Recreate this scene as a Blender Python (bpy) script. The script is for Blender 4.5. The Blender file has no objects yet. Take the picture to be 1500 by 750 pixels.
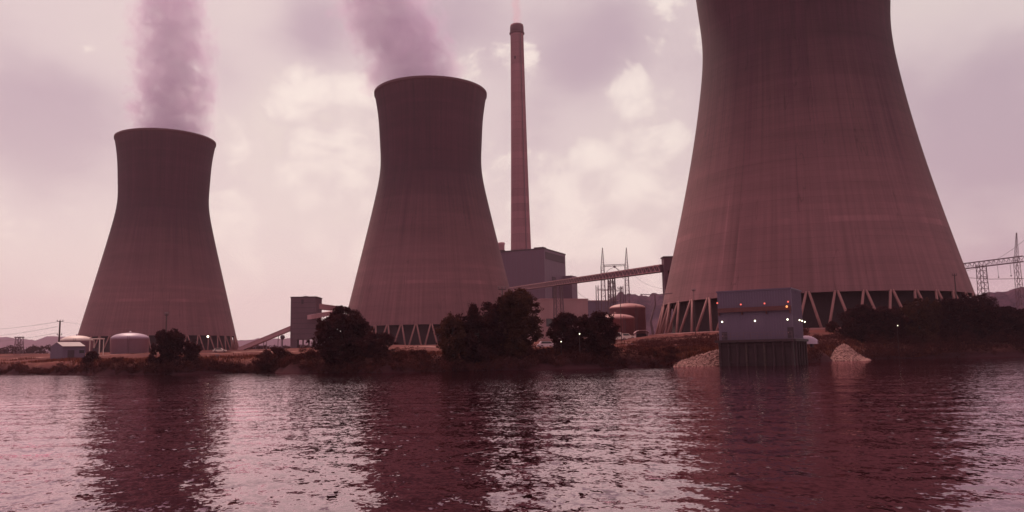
import bpy, math, random
import numpy as np
from mathutils import Vector, Matrix
R = math.radians
S = bpy.context.scene
rng = np.random.default_rng(7)
random.seed(7)
# ---------------------------------------------------------------- camera
F, PITCH, ROLL, CZ = 1206.4, R(6.99), R(1.0), 1.8
fwd = Vector((0, math.cos(PITCH), math.sin(PITCH)))
up0 = Vector((0, -math.sin(PITCH), math.cos(PITCH)))
r0 = Vector((1, 0, 0))
cr, sr = math.cos(ROLL), math.sin(ROLL)
cright, cup = r0*cr - up0*sr, r0*sr + up0*cr
cam = bpy.data.objects.new('camera', bpy.data.cameras.new('camera'))
S.collection.objects.link(cam)
m = Matrix((cright, cup, -fwd)).transposed().to_4x4()
m.translation = (0, 0, CZ)
cam.matrix_world = m
cam.data.lens = F/1500*36
cam.data.sensor_width = 36
cam.data.clip_end = 12000
S.camera = cam
S.view_settings.view_transform = 'Standard'
S.view_settings.look = 'None'
S.view_settings.exposure = 0.0
S.view_settings.gamma = 1
S.render.engine = 'CYCLES'
S.cycles.volume_max_steps = 256
S.cycles.sample_clamp_indirect = 4
S.cycles.volume_bounces = 1

def ray(px, py):
    return (cright*(px-750) + cup*(375-py) + fwd*F).normalized()
def at(px, py, Y):
    d = ray(px, py)
    return Vector((0, 0, CZ)) + d*(Y/d.y)

# ---------------------------------------------------------------- world, sun
SUN_EL, SUN_AZ = R(52), R(-28)
W = bpy.data.worlds.new('World'); S.world = W; W.use_nodes = True
class NT:
    def __init__(s, t): s.t = t; t.nodes.clear()
    def n(s, typ, ins=None, **kw):
        nd = s.t.nodes.new(typ)
        for k, v in kw.items(): setattr(nd, k, v)
        for k, v in (ins or {}).items():
            if isinstance(v, bpy.types.NodeSocket): s.t.links.new(v, nd.inputs[k])
            else: nd.inputs[k].default_value = v
        return nd
    def m(s, op, a, b=0.0, c=0.0, clamp=False):
        nd = s.n('ShaderNodeMath', {0: a, 1: b, 2: c}, operation=op); nd.use_clamp = clamp
        return nd.outputs[0]
    def vm(s, op, a, b=None, sc=None):
        ins = {0: a}
        if b is not None: ins[1] = b
        if sc is not None: ins['Scale'] = sc
        nd = s.n('ShaderNodeVectorMath', ins, operation=op)
        return nd.outputs['Value'] if op in ('DOT_PRODUCT', 'LENGTH', 'DISTANCE') else nd.outputs[0]
    def mr(s, v, a, b, c=0.0, d=1.0, smooth=True):
        nd = s.n('ShaderNodeMapRange', {0: v, 1: a, 2: b, 3: c, 4: d})
        nd.interpolation_type = 'SMOOTHSTEP' if smooth else 'LINEAR'
        return nd.outputs[0]
    def noise(s, v, scale, detail=4, rough=.5, dist=0, out='Fac', typ='FBM'):
        nd = s.n('ShaderNodeTexNoise', {'Vector': v, 'Scale': scale, 'Detail': detail, 'Roughness': rough, 'Distortion': dist})
        return nd.outputs[0 if out == 'Fac' else 1]
    def mix(s, f, a, b, blend='MIX'):
        nd = s.n('ShaderNodeMix', data_type='RGBA', blend_type=blend)
        for i, v in ((0, f), (6, a), (7, b)):
            if isinstance(v, bpy.types.NodeSocket): s.t.links.new(v, nd.inputs[i])
            else: nd.inputs[i].default_value = v if i == 0 or len(v) == 4 else (*v, 1)
        return nd.outputs[2]
    def xyz(s, v): return s.n('ShaderNodeSeparateXYZ', {0: v}).outputs
    def comb(s, x, y, z): return s.n('ShaderNodeCombineXYZ', {0: x, 1: y, 2: z}).outputs[0]

w = NT(W.node_tree)
tc = w.n('ShaderNodeTexCoord').outputs['Generated']
d0 = w.vm('NORMALIZE', tc)
xs = w.xyz(d0)
# clouds lie on a sheet overhead: direction over (height + offset)
zz = w.m('ADD', w.m('MAXIMUM', xs[2], 0.0), .22)
cl = w.comb(w.m('DIVIDE', xs[0], zz), w.m('DIVIDE', xs[1], zz), xs[2])
soft = w.noise(cl, 1.3, 5, .55, .25)
soft2 = w.noise(w.vm('ADD', d0, (3.1, 1.7, .4)), 3.2, 4, .5, .3)
puff = w.noise(w.vm('MULTIPLY', d0, (1, 1, 1.35)), 9.0, 9, .56, .35)
vor = w.n('ShaderNodeTexVoronoi', {'Vector': w.vm('ADD', d0, w.vm('SCALE', w.noise(d0, 20.0, 3, .6, 0, 'Color'), sc=.035)), 'Scale': 17.0, 'Smoothness': .35}, feature='SMOOTH_F1').outputs['Distance']
puff2 = w.noise(w.vm('ADD', d0, (5, 2, 1)), 24.0, 6, .6, .2)
def blobs(lst):
    acc = None
    for px, py, rad, wt in lst:
        d = ray(px, py)
        dd = w.vm('DISTANCE', d0, tuple(d))
        b = w.m('MULTIPLY', w.mr(dd, rad/F, 0.0), wt)
        acc = b if acc is None else w.m('ADD', acc, b)
    return acc
lav = blobs([(80, 200, 190, .85), (1420, 170, 190, .75), (455, 50, 115, .75), (335, 120, 110, .3), (600, 60, 110, .3), (680, 15, 150, .5), (900, 60, 150, .35), (1480, 330, 150, .3), (860, 330, 110, .2), (320, 250, 110, .25)])
bri = blobs([(450, 170, 190, .9), (540, 260, 150, .5), (415, 115, 80, .4), (930, 260, 170, .85), (960, 110, 110, .6), (850, 200, 90, .4), (680, 130, 130, .6), (720, 300, 170, .5), (420, 380, 260, .7), (880, 370, 180, .6), (60, 330, 200, .45), (120, 60, 170, .4), (380, 20, 90, .5), (1380, 30, 130, .45), (1440, 330, 130, .25)])
bill = w.m('ADD', w.m('MULTIPLY', w.m('SUBTRACT', puff, .5), 3.6), w.m('MULTIPLY', w.m('SUBTRACT', puff2, .5), 1.0))
bill = w.m('ADD', bill, w.m('MULTIPLY', w.m('SUBTRACT', .42, vor), .6))
t = w.m('ADD', w.m('MULTIPLY', w.m('SUBTRACT', soft, .5), 1.2), w.m('MULTIPLY', w.m('SUBTRACT', soft2, .5), 1.2))
t = w.m('ADD', w.m('SUBTRACT', t, lav), w.m('MULTIPLY', bri, .55))
t = w.m('ADD', w.m('ADD', t, w.m('MULTIPLY', bill, .10)), .55)
lo = w.mix(w.mr(t, 0.0, .62), (.49, .385, .43), (.69, .585, .575))
base = w.mix(w.mr(t, .5, 1.2), lo, (.77, .675, .62))
c = w.m('SUBTRACT', w.m('ADD', bill, w.m('MULTIPLY', bri, .9)), w.m('MULTIPLY', lav, .7))
edge = w.mr(c, .28, .64)
edge2 = w.mr(w.m('ADD', c, w.m('MULTIPLY', bill, .6)), .0, 1.5)
cum = w.mix(edge2, (.70, .60, .575), (.96, .86, .765))
cloud = w.mix(w.m('MULTIPLY', edge, .82), base, cum)
# a bright veil low over the horizon on the sun's side
hz = w.m('MULTIPLY', w.mr(xs[2], .34, 0.0), w.mr(w.vm('DISTANCE', d0, tuple(ray(420, 500))), .85, .1))
cloud = w.mix(w.m('MULTIPLY', hz, .8), cloud, (.90, .80, .725))
sky = w.n('ShaderNodeTexSky')
sky.sky_type = 'NISHITA'; sky.sun_disc = False
sky.sun_elevation = SUN_EL; sky.sun_rotation = SUN_AZ
sky.air_density = 1.0; sky.dust_density = 3.0; sky.ozone_density = 1.0
skyc = w.mix(1.0, sky.outputs[0], (1.0, .62, .62), 'MULTIPLY')
tot = w.mix(.88, skyc, w.vm('SCALE', cloud, sc=11.0))
bg = w.n('ShaderNodeBackground', {'Color': tot, 'Strength': .1})
wo = w.n('ShaderNodeOutputWorld', {'Surface': bg.outputs[0]})
sl = bpy.data.lights.new('sun', 'SUN'); sl.energy = 2.6; sl.angle = R(.6); sl.color = (1, .74, .62)
so = bpy.data.objects.new('sun', sl); S.collection.objects.link(so)
sd = Vector((math.sin(SUN_AZ)*math.cos(SUN_EL), math.cos(SUN_AZ)*math.cos(SUN_EL), math.sin(SUN_EL)))
so.rotation_euler = sd.to_track_quat('Z', 'Y').to_euler()

# ---------------------------------------------------------------- materials
def mat(name):
    M = bpy.data.materials.new(name); M.use_nodes = True
    return M, NT(M.node_tree)
def out(n, sh, vol=None):
    o = n.n('ShaderNodeOutputMaterial')
    if sh is not None: n.t.links.new(sh, o.inputs[0])
    if vol is not None: n.t.links.new(vol, o.inputs[1])
def pbr(n, col, rough=.8, metal=0, bump=None, bs=.3, bd=.1, **kw):
    ins = {'Base Color': col if isinstance(col, bpy.types.NodeSocket) else (*col, 1), 'Roughness': rough, 'Metallic': metal}
    if bump is not None:
        ins['Normal'] = n.n('ShaderNodeBump', {'Height': bump, 'Strength': bs, 'Distance': bd}).outputs[0]
    ins.update(kw)
    return n.n('ShaderNodeBsdfPrincipled', ins).outputs[0]
def simple(name, col, rough=.75, var=.35, scale=.8, metal=0, streak=True):
    M, n = mat(name)
    o = n.n('ShaderNodeTexCoord').outputs['Object']
    a = n.noise(o, scale, 5, .6)
    f = n.m('ADD', n.m('MULTIPLY', n.m('SUBTRACT', a, .5), var*2), 1.0)
    if streak:
        b = n.noise(n.vm('MULTIPLY', o, (1, 1, .12)), scale*3, 4, .6)
        f = n.m('MULTIPLY', f, n.m('ADD', n.m('MULTIPLY', n.m('SUBTRACT', b, .5), var*1.6), 1.0))
    c = n.vm('SCALE', (*col,), sc=f)
    out(n, pbr(n, c, rough, metal, a, .25, .05))
    return M
def lampmat(name, col, st):
    M, n = mat(name)
    out(n, n.n('ShaderNodeEmission', {'Color': (*col, 1), 'Strength': st}).outputs[0]); return M

def shell_material(name, sc, stain_seed):
    M, n = mat(name)
    o = n.n('ShaderNodeTexCoord').outputs['Object']
    x, y, z = n.xyz(o)[0:3]
    rr = n.m('SQRT', n.m('ADD', n.m('MULTIPLY', x, x), n.m('MULTIPLY', y, y)))
    ux, uy = n.m('DIVIDE', x, rr), n.m('DIVIDE', y, rr)
    v1 = n.comb(n.m('MULTIPLY', ux, 15.0), n.m('MULTIPLY', uy, 15.0), n.m('MULTIPLY', z, .014))
    v1 = n.vm('ADD', v1, (stain_seed, 0, 0))
    st = n.noise(v1, 1.0, 6, .62)                         # broad run-off streaks
    v2 = n.comb(n.m('MULTIPLY', ux, 48.0), n.m('MULTIPLY', uy, 48.0), n.m('MULTIPLY', z, .02))
    st2 = n.noise(v2, 1.0, 4, .6)                         # narrow streaks
    big = n.noise(n.vm('ADD', o, (stain_seed*7, 0, 0)), .022, 4, .55)
    fine = n.noise(o, .9, 4, .6)
    # lift joints of the climbing formwork, every 1.8 m, and a thin meridional rib grid
    lz = n.m('FRACT', n.m('DIVIDE', n.m('ADD', z, n.m('MULTIPLY', n.m('SUBTRACT', fine, .5), .25)), 1.83))
    joint = n.mr(lz, .90, .97)
    ang = n.m('ARCTAN2', y, x)
    lift = n.m('FLOOR', n.m('DIVIDE', z, 1.83))
    ltone = n.n('ShaderNodeTexWhiteNoise', {'W': lift}, noise_dimensions='1D').outputs[0]
    rib = n.m('ABSOLUTE', n.m('SUBTRACT', n.m('FRACT', n.m('MULTIPLY', ang, 120/(2*math.pi))), .5))
    ribm = n.mr(rib, .40, .48)
    # darker upper shell: shade under the flare painted in with weathering; ragged lower edge
    zz = n.m('ADD', z, n.m('ADD', n.m('MULTIPLY', n.m('SUBTRACT', st, .5), 70.0), n.m('MULTIPLY', n.m('SUBTRACT', big, .5), 50.0)))
    shade_stain = n.m('MULTIPLY', n.mr(zz, 26*sc, 84*sc), n.mr(z, 136*sc, 117*sc, .25, 1.0))
    f = n.m('ADD', 1.0, n.m('MULTIPLY', n.m('SUBTRACT', st, .5), .85))
    f = n.m('MULTIPLY', f, n.m('ADD', 1.0, n.m('MULTIPLY', n.m('SUBTRACT', st2, .5), .65)))
    f = n.m('MULTIPLY', f, n.m('ADD', 1.0, n.m('MULTIPLY', n.m('SUBTRACT', big, .5), .5)))
    f = n.m('MULTIPLY', f, n.m('ADD', .96, n.m('MULTIPLY', ltone, .08)))
    f = n.m('MULTIPLY', f, n.m('SUBTRACT', 1.0, n.m('MULTIPLY', joint, .09)))
    f = n.m('MULTIPLY', f, n.m('SUBTRACT', 1.0, n.m('MULTIPLY', ribm, .07)))
    ringn = n.noise(n.comb(n.m('MULTIPLY', ux, .8), n.m('MULTIPLY', uy, .8), n.m('MULTIPLY', z, .16)), 1.0, 4, .65)
    f = n.m('MULTIPLY', f, n.m('ADD', 1.0, n.m('MULTIPLY', n.m('SUBTRACT', ringn, .5), .75)))
    pale = n.m('MULTIPLY', n.mr(ltone, .93, .96), n.mr(n.noise(n.comb(ux, uy, n.m('MULTIPLY', lift, .37)), 2.2, 3, .6), .42, .62))
    f = n.m('MULTIPLY', f, n.m('ADD', 1.0, n.m('MULTIPLY', n.m('MULTIPLY', pale, n.mr(lz, .0, .25)), .30)))
    # a few thin dark cracks of seepage
    v3 = n.comb(n.m('MULTIPLY', ux, 9.0), n.m('MULTIPLY', uy, 9.0), n.m('MULTIPLY', z, .03))
    ck = n.noise(n.vm('ADD', v3, (2.3+stain_seed, 0, 0)), 1.0, 3, .5)
    crack = n.mr(n.m('ABSOLUTE', n.m('SUBTRACT', ck, .62)), .010, .0)
    f = n.m('MULTIPLY', f, n.m('SUBTRACT', 1.0, n.m('MULTIPLY', crack, .28)))
    # pale lime streaks
    lime = n.mr(n.noise(n.vm('ADD', n.comb(n.m('MULTIPLY', ux, 26.0), n.m('MULTIPLY', uy, 26.0), n.m('MULTIPLY', z, .02)), (9, 1, 2)), 1.0, 3, .55), .66, .78)
    f = n.m('MULTIPLY', f, n.m('ADD', 1.0, n.m('MULTIPLY', lime, .35)))
    col = n.mix(shade_stain, (.180, .064, .077), (.064, .0165, .029))
    col = n.vm('SCALE', col, sc=f)
    out(n, pbr(n, col, .9, 0, joint, .3, .05))
    return M

MT = {}
MT['leg'] = simple('column_concrete', (.27, .098, .102), .85, .3, .4)
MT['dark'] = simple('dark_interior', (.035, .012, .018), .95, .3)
MT['rim'] = simple('rim_concrete', (.11, .038, .05), .9, .25)
MT['chim'] = None
MT['bluegrey'] = simple('blue_grey_cladding', (.105, .052, .098), .6, .15, .25)
MT['boiler'] = simple('boiler_cladding', (.115, .047, .085), .6, .12, .05)
MT['louver'] = simple('dark_louvre', (.05, .022, .035), .8, .2)
MT['rust'] = simple('rust_red_paint', (.095, .018, .022), .7, .3)
MT['pale'] = simple('pale_metal', (.52, .33, .38), .5, .18, .4)
MT['white'] = simple('white_paint', (.62, .42, .40), .55, .2, .5)
MT['tankred'] = simple('red_brown_tank_paint', (.27, .075, .085), .55, .2, .3)
MT['tankdome'] = simple('sunlit_red_dome_tone', (.42, .16, .16), .55, .2, .3)  # domes paler than the tank walls: their sunlight painted into the colour
MT['tankpale'] = simple('pale_tank_paint', (.36, .21, .29), .5, .15, .3)
MT['silo'] = simple('grey_silo_cladding', (.105, .042, .064), .7, .2, .2)
MT['steel'] = simple('galvanised_steel', (.12, .05, .07), .6, .2, .5)
MT['palesteel'] = simple('pale_gallery_steel', (.40, .17, .20), .6, .3, .3)
MT['wood'] = simple('pole_wood', (.06, .025, .03), .85, .3, 2)
MT['beige'] = simple('beige_building', (.36, .17, .19), .75, .2, .1)
MT['pile'] = simple('dark_wet_piling', (.034, .0085, .015), .8, .4, .6)
MT['glass'] = simple('dark_glass', (.03, .015, .02), .15, .1)
MT['tyre'] = simple('tyre_rubber', (.02, .012, .015), .9, .1)
MT['bark'] = simple('bark', (.05, .022, .024), .9, .3, 2)
MT['lampw'] = lampmat('lit_white_lamp', (1, .93, .68), 4)
MT['lampr'] = lampmat('lit_red_lamp', (1, .16, .12), 1.3)
MT['lampo'] = lampmat('lit_orange_lamp', (1, .34, .12), 1.8)

M, n = mat('chimney_concrete')
o = n.n('ShaderNodeTexCoord').outputs['Object']
z = n.xyz(o)[2]
band = n.n('ShaderNodeTexWhiteNoise', {'W': n.m('FLOOR', n.m('DIVIDE', z, 6.0))}, noise_dimensions='1D').outputs[0]
jt = n.mr(n.m('FRACT', n.m('DIVIDE', z, 6.0)), .88, .96)
st = n.noise(n.vm('MULTIPLY', o, (.5, .5, .02)), 1.0, 5, .6)
f = n.m('MULTIPLY', n.m('ADD', .86, n.m('MULTIPLY', band, .28)), n.m('ADD', .7, n.m('MULTIPLY', st, .6)))
f = n.m('MULTIPLY', f, n.m('SUBTRACT', 1.0, n.m('MULTIPLY', jt, .15)))
out(n, pbr(n, n.vm('SCALE', (.25, .092, .113), sc=f), .9)); MT['chim'] = M

def leafmat(name, c1, c2):
    M, n = mat(name)
    o = n.n('ShaderNodeTexCoord').outputs['Object']
    a = n.noise(o, .55, 3, .6)
    rn = n.n('ShaderNodeNewGeometry').outputs['Random Per Island']
    f = n.m('ADD', n.m('MULTIPLY', n.mr(a, .35, .65), .6), n.m('MULTIPLY', rn, .4))
    c = n.mix(f, c1, c2)
    d = n.n('ShaderNodeBsdfDiffuse', {'Color': c}).outputs[0]
    tr = n.n('ShaderNodeBsdfTranslucent', {'Color': n.mix(1.0, c, (1.3, .9, .6), 'MULTIPLY')}).outputs[0]
    out(n, n.n('ShaderNodeMixShader', {0: .25, 1: d, 2: tr}).outputs[0]); return M
MT['leafA'] = leafmat('foliage_dark', (.020, .0075, .013), (.060, .020, .022))
MT['leafB'] = leafmat('foliage_brown_green', (.028, .011, .013), (.095, .038, .028))
MT['leafC'] = leafmat('foliage_scrub', (.028, .009, .013), (.085, .026, .026))

# ground
M, n = mat('bank_soil_and_grass')
g = n.n('ShaderNodeNewGeometry'); P = g.outputs['Position']
x, y, z = n.xyz(P)[0:3]
a = n.noise(P, .045, 6, .6); b = n.noise(P, .5, 6, .65); cst = n.noise(n.vm('MULTIPLY', P, (.015, .12, .1)), 1.0, 4, .6)
c = n.mix(n.mr(a, .40, .60), (.090, .029, .031), (.19, .068, .058))
c = n.mix(n.mr(cst, .45, .6), c, (.15, .044, .042))
c = n.mix(n.mr(b, .45, .7), c, (.085, .028, .030))
mud = n.mr(n.m('ADD', z, n.m('MULTIPLY', n.m('SUBTRACT', b, .5), 2.0)), 2.1, .7)
c = n.mix(mud, c, (.050, .016, .021))
out(n, pbr(n, c, .95, 0, b, .6, .3, **{'Specular IOR Level': .03})); MT['ground'] = M

M, n = mat('hill_forest')
P = n.n('ShaderNodeNewGeometry').outputs['Position']
a = n.noise(P, .05, 6, .7); b = n.noise(P, .008, 3, .5)
c = n.mix(n.mr(a, .4, .65), (.034, .014, .030), (.080, .032, .055))
c = n.mix(n.mr(b, .5, .7, 0, .5), c, (.10, .045, .05))
out(n, pbr(n, c, .95, 0, a, .8, 3.0, **{'Specular IOR Level': .03})); MT['hill'] = M

M, n = mat('riprap_rock')
o = n.n('ShaderNodeTexCoord').outputs['Object']
rn = n.n('ShaderNodeNewGeometry').outputs['Random Per Island']
c = n.mix(rn, (.15, .052, .052), (.34, .145, .135))
c = n.mix(n.mr(n.noise(o, 3, 4, .6), .4, .75, 0, .5), c, (.16, .06, .06))
out(n, pbr(n, c, .9)); MT['rock'] = M

# river: muddy body under a tinted reflecting skin; slopes come from noise gradients
M, n = mat('river_water')
ge = n.n('ShaderNodeNewGeometry'); P = ge.outputs['Position']
def slope(v, scale, detail, k):
    c = n.noise(v, scale, detail, .55, 0, 'Color')
    return n.vm('SCALE', n.vm('SUBTRACT', c, (.5, .5, .5)), sc=k)
rot = n.n('ShaderNodeVectorRotate', {'Vector': P, 'Angle': R(-14)}, rotation_type='Z_AXIS').outputs[0]
st1 = n.vm('MULTIPLY', rot, (1.35, .95, 1))
gust = n.mr(n.noise(n.vm('MULTIPLY', P, (.012, .03, 1)), 1.0, 3, .5), .35, .65, .65, 1.25)
s = n.vm('ADD', slope(st1, 4.5, 2, .31), slope(st1, 13.0, 2, .27))
s = n.vm('ADD', s, slope(n.vm('MULTIPLY', rot, (.6, 1.0, 1)), 1.1, 2, .09))
cat = n.mr(n.noise(n.vm('MULTIPLY', rot, (1.2, .8, 1)), 1.5, 3, .6), .52, .66)
s = n.vm('ADD', s, n.vm('SCALE', slope(st1, 6.0, 2, 1.3), sc=cat))
s = n.vm('MULTIPLY', n.vm('SCALE', s, sc=gust), (1, 1, 0))
N = n.vm('NORMALIZE', n.vm('ADD', ge.outputs['Normal'], s))
fr = n.n('ShaderNodeFresnel', {'IOR': 1.55, 'Normal': N}).outputs[0]
mud = n.mix(n.noise(P, .05, 3, .5), (.024, .006, .008), (.034, .009, .011))
df = n.n('ShaderNodeBsdfDiffuse', {'Color': mud, 'Normal': N}).outputs[0]
gl = n.n('ShaderNodeBsdfGlossy', {'Color': (.94, .745, .81, 1), 'Roughness': .04, 'Normal': N}).outputs[0]
out(n, n.n('ShaderNodeMixShader', {0: n.m('ADD', n.m('MULTIPLY', fr, 1.18), .06, 0.0, True), 1: df, 2: gl}).outputs[0]); MT['water'] = M

# ---------------------------------------------------------------- helpers
COL = S.collection
class MB:
    def __init__(s): s.v = []; s.f = []
    def add(s, vs, fs):
        b = len(s.v); s.v += [tuple(p) for p in vs]; s.f += [tuple(i+b for i in q) for q in fs]
    def prism(s, base, ex, ey, ez):
        o = Vector(base); a, b, c = Vector(ex), Vector(ey), Vector(ez)
        if a.cross(b).dot(c) < 0: a, b = b, a
        s.add([o, o+a, o+a+b, o+b, o+c, o+a+c, o+a+b+c, o+b+c],
              [(3, 2, 1, 0), (4, 5, 6, 7), (0, 1, 5, 4), (1, 2, 6, 5), (2, 3, 7, 6), (3, 0, 4, 7)])
    def box(s, cx, cy, cz, sx, sy, sz, rz=0):
        c, q = math.cos(rz), math.sin(rz)
        ex, ey = Vector((c, q, 0))*sx, Vector((-q, c, 0))*sy
        s.prism(Vector((cx, cy, cz)) - ex/2 - ey/2 - Vector((0, 0, sz/2)), ex, ey, (0, 0, sz))
    def bar(s, a, b, r, r2=None, n=4):
        a, b = Vector(a), Vector(b); r2 = r if r2 is None else r2
        d = (b-a)
        if d.length < 1e-6: return
        d.normalize(); u = d.orthogonal().normalized()
        if n == 4 and abs(d.z) < .999:
            u = d.cross(Vector((0, 0, 1))).normalized()
        v = d.cross(u)
        ph = math.pi/4 if n == 4 else 0
        vs = []
        for c, q in ((a, r), (b, r2)):
            for i in range(n):
                t = 2*math.pi*i/n+ph
                vs.append(c + (u*math.cos(t)+v*math.sin(t))*q)
        fs = [(i, (i+1) % n, n+(i+1) % n, n+i) for i in range(n)]
        s.add(vs, fs+[tuple(range(n))[::-1], tuple(range(n, 2*n))])
    def tube(s, pts, rads, n=6):
        for i in range(len(pts)-1): s.bar(pts[i], pts[i+1], rads[i], rads[i+1], n)
    def lathe(s, prof, n=32, c=(0, 0, 0), close=True):
        vs = []; c = Vector(c)
        for r, z in prof:
            for i in range(n):
                t = 2*math.pi*i/n; vs.append(c+Vector((r*math.cos(t), r*math.sin(t), z)))
        fs = []
        for k in range(len(prof)-1):
            for i in range(n):
                j = (i+1) % n; fs.append((k*n+i, k*n+j, (k+1)*n+j, (k+1)*n+i))
        if close:
            fs.append(tuple(range(n))[::-1]); fs.append(tuple(range((len(prof)-1)*n, len(prof)*n)))
        s.add(vs, fs)
    def ball(s, c, r, n=10, k=6):
        c = Vector(c)
        s.lathe([(r*math.sin(math.pi*(i+.02)/(k+.04)), -r*math.cos(math.pi*(i+.02)/(k+.04))) for i in range(k+1)], n, c)
    def build(s, name, material, parent=None, smooth=False, loc=None):
        me = bpy.data.meshes.new(name)
        vs = s.v
        if loc is not None:
            L = Vector(loc); vs = [tuple(Vector(p)-L) for p in vs]
        me.from_pydata(vs, [], s.f); me.materials.append(material)
        if smooth: me.shade_smooth()
        me.update()
        ob = bpy.data.objects.new(name, me); COL.objects.link(ob)
        if parent is not None: ob.parent = parent
        if loc is not None and parent is None: ob.location = loc
        return ob
def tag(ob, label, cat, group=None, kind=None):
    if label: ob['label'] = label
    if cat: ob['category'] = cat
    if group: ob['group'] = group
    if kind: ob['kind'] = kind
    return ob
def thing(name, label, cat, loc=(0, 0, 0), rz=0, group=None):
    ob = bpy.data.objects.new(name, None); COL.objects.link(ob)
    ob.location = loc; ob.rotation_euler = (0, 0, rz); ob.empty_display_size = 1
    return tag(ob, label, cat, group)
def fastmesh(name, V, Q, material, parent=None, smooth=False):
    me = bpy.data.meshes.new(name)
    k = Q.shape[1]
    me.vertices.add(len(V)); me.vertices.foreach_set('co', V.astype(np.float32).ravel())
    me.loops.add(Q.size); me.loops.foreach_set('vertex_index', Q.astype(np.int32).ravel())
    me.polygons.add(len(Q)); me.polygons.foreach_set('loop_start', np.arange(0, Q.size, k, dtype=np.int32))
    me.update(calc_edges=True); me.materials.append(material)
    if smooth: me.shade_smooth()
    ob = bpy.data.objects.new(name, me); COL.objects.link(ob)
    if parent is not None: ob.parent = parent
    return ob
def copy_tree(o, parent=None, loc=None, rz=None):
    c = o.copy(); COL.objects.link(c); c.parent = parent
    if loc is not None: c.location = loc
    if rz is not None: c.rotation_euler = (0, 0, rz)
    for ch in list(o.children): copy_tree(ch, c)
    return c

# ---------------------------------------------------------------- terrain
SH = np.array([(-1500, 230), (-300, 190), (10, 180), (75, 162), (150, 140), (240, 129), (360, 135), (450, 121), (550, 111), (650, 111), (750, 115), (850, 117), (950, 120), (1045, 120), (1150, 126), (1200, 150), (1260, 168), (1400, 176), (1490, 180), (1900, 200), (3500, 240)], float)
RE = np.array([(-1500, 420), (300, 400), (700, 330), (880, 260), (960, 225), (1100, 200), (1240, 198), (1500, 204), (1900, 240), (3500, 300)], float)
GZ = 7.0
def vnoise(x, y, seed=0):
    xi, yi = np.floor(x).astype(np.int64), np.floor(y).astype(np.int64); fx, fy = x-xi, y-yi
    def h(a, b):
        q = np.sin(a*127.1+b*311.7+seed*74.7)*43758.5453; return q-np.floor(q)
    fx, fy = fx*fx*(3-2*fx), fy*fy*(3-2*fy)
    return (h(xi, yi)*(1-fx)+h(xi+1, yi)*fx)*(1-fy)+(h(xi, yi+1)*(1-fx)+h(xi+1, yi+1)*fx)*fy
def sm(t): t = np.clip(t, 0, 1); return t*t*(3-2*t)
def ground(x, y):
    x = np.asarray(x, float); y = np.asarray(y, float)
    u = 750+x/np.maximum(y, 25)*F
    ys = np.interp(u, SH[:, 0], SH[:, 1]) + (vnoise(x*.12, y*.12, 2)-.5)*5 + (vnoise(x*.5, y*.5, 3)-.5)*1.2
    ye = np.interp(u, RE[:, 0], RE[:, 1])
    s = y-ys
    z = -1.0 + 3.3*sm((s+2.5)/9.0) - 2.5*sm((-s-2)/30)
    z = z + (GZ-2.3)*sm((s-3)/np.maximum(ye-ys-3, 5))**.9
    z = z + (vnoise(x*.3, y*.3, 5)-.5)*.5*sm(s/4) + (vnoise(x*.06, y*.06, 6)-.5)*.8*sm(s/30)*sm((ye-y)/40+.3)
    return z
def gz(x, y): return float(ground(x, y))
def ground_at(px, Y, sink=.15):
    X = (px-750)/F*Y   # the heading of that picture column at horizon height
    for _ in range(3):
        z = gz(X, Y); dz = (z-CZ)
        # shift for the one degree of roll
        X = (px-750)/F*Y - 0*dz
    return Vector((X, Y, z-sink))
xs_ = np.concatenate([np.linspace(-3500, -420, 40), np.arange(-400, 401, 2.0), np.linspace(420, 3500, 40)])
ys_ = np.concatenate([np.linspace(-600, 60, 24), np.arange(70, 240, 1.0), np.arange(240, 620, 8.0), np.linspace(640, 6000, 40)])
X, Y = np.meshgrid(xs_, ys_); Z = ground(X, Y); Z[Y < 60] = -3.5
nx, ny = len(xs_), len(ys_)
I = (np.arange(ny-1)[:, None]*nx+np.arange(nx-1)[None]).ravel()
tag(fastmesh('ground', np.stack([X, Y, Z], -1).reshape(-1, 3), np.stack([I, I+1, I+1+nx, I+nx], 1), MT['ground'], None, True), None, None, None, 'structure')

# river surface, with real low swells and wavelets (world-space sum of waves)
def wavez(x, y):
    rg = np.random.default_rng(3); z = np.zeros_like(x)
    wx = x + 1.2*(vnoise(x*.15, y*.15, 11)-.5); wy = y + 1.2*(vnoise(x*.15+9, y*.15, 12)-.5)
    for i in range(34):
        L = .35*(3.0/.35)**rg.random(); th = R(75)+rg.normal()*R(38); ph = rg.random()*6.28
        k = 2*math.pi/L; a = .006*L/(2*math.pi)*1.0
        res = np.maximum(.0045*np.maximum(y, 8)*2.5, 0)
        z += a*sm((L/res-2)/3)*np.sin(k*(wx*math.cos(th)+wy*math.sin(th))+ph)
    return z
yr = [7.5]
while yr[-1] < 230: yr.append(yr[-1]*1.0065+.0)
yr = np.array(yr); tt = np.linspace(-.74, .74, 700)
T_, Yw = np.meshgrid(tt, yr); Xw = T_*(Yw+4)
Zw = wavez(Xw, Yw); eb = sm((.74-np.abs(T_))/.03)*sm((Yw-7.5)/1.0)*sm((228-Yw)/20); Zw *= eb
V = np.stack([Xw, Yw, Zw], -1).reshape(-1, 3); a, b = Yw.shape
I = (np.arange(a-1)[:, None]*b+np.arange(b-1)[None]).ravel()
Q = np.stack([I, I+1, I+1+b, I+b], 1)
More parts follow.
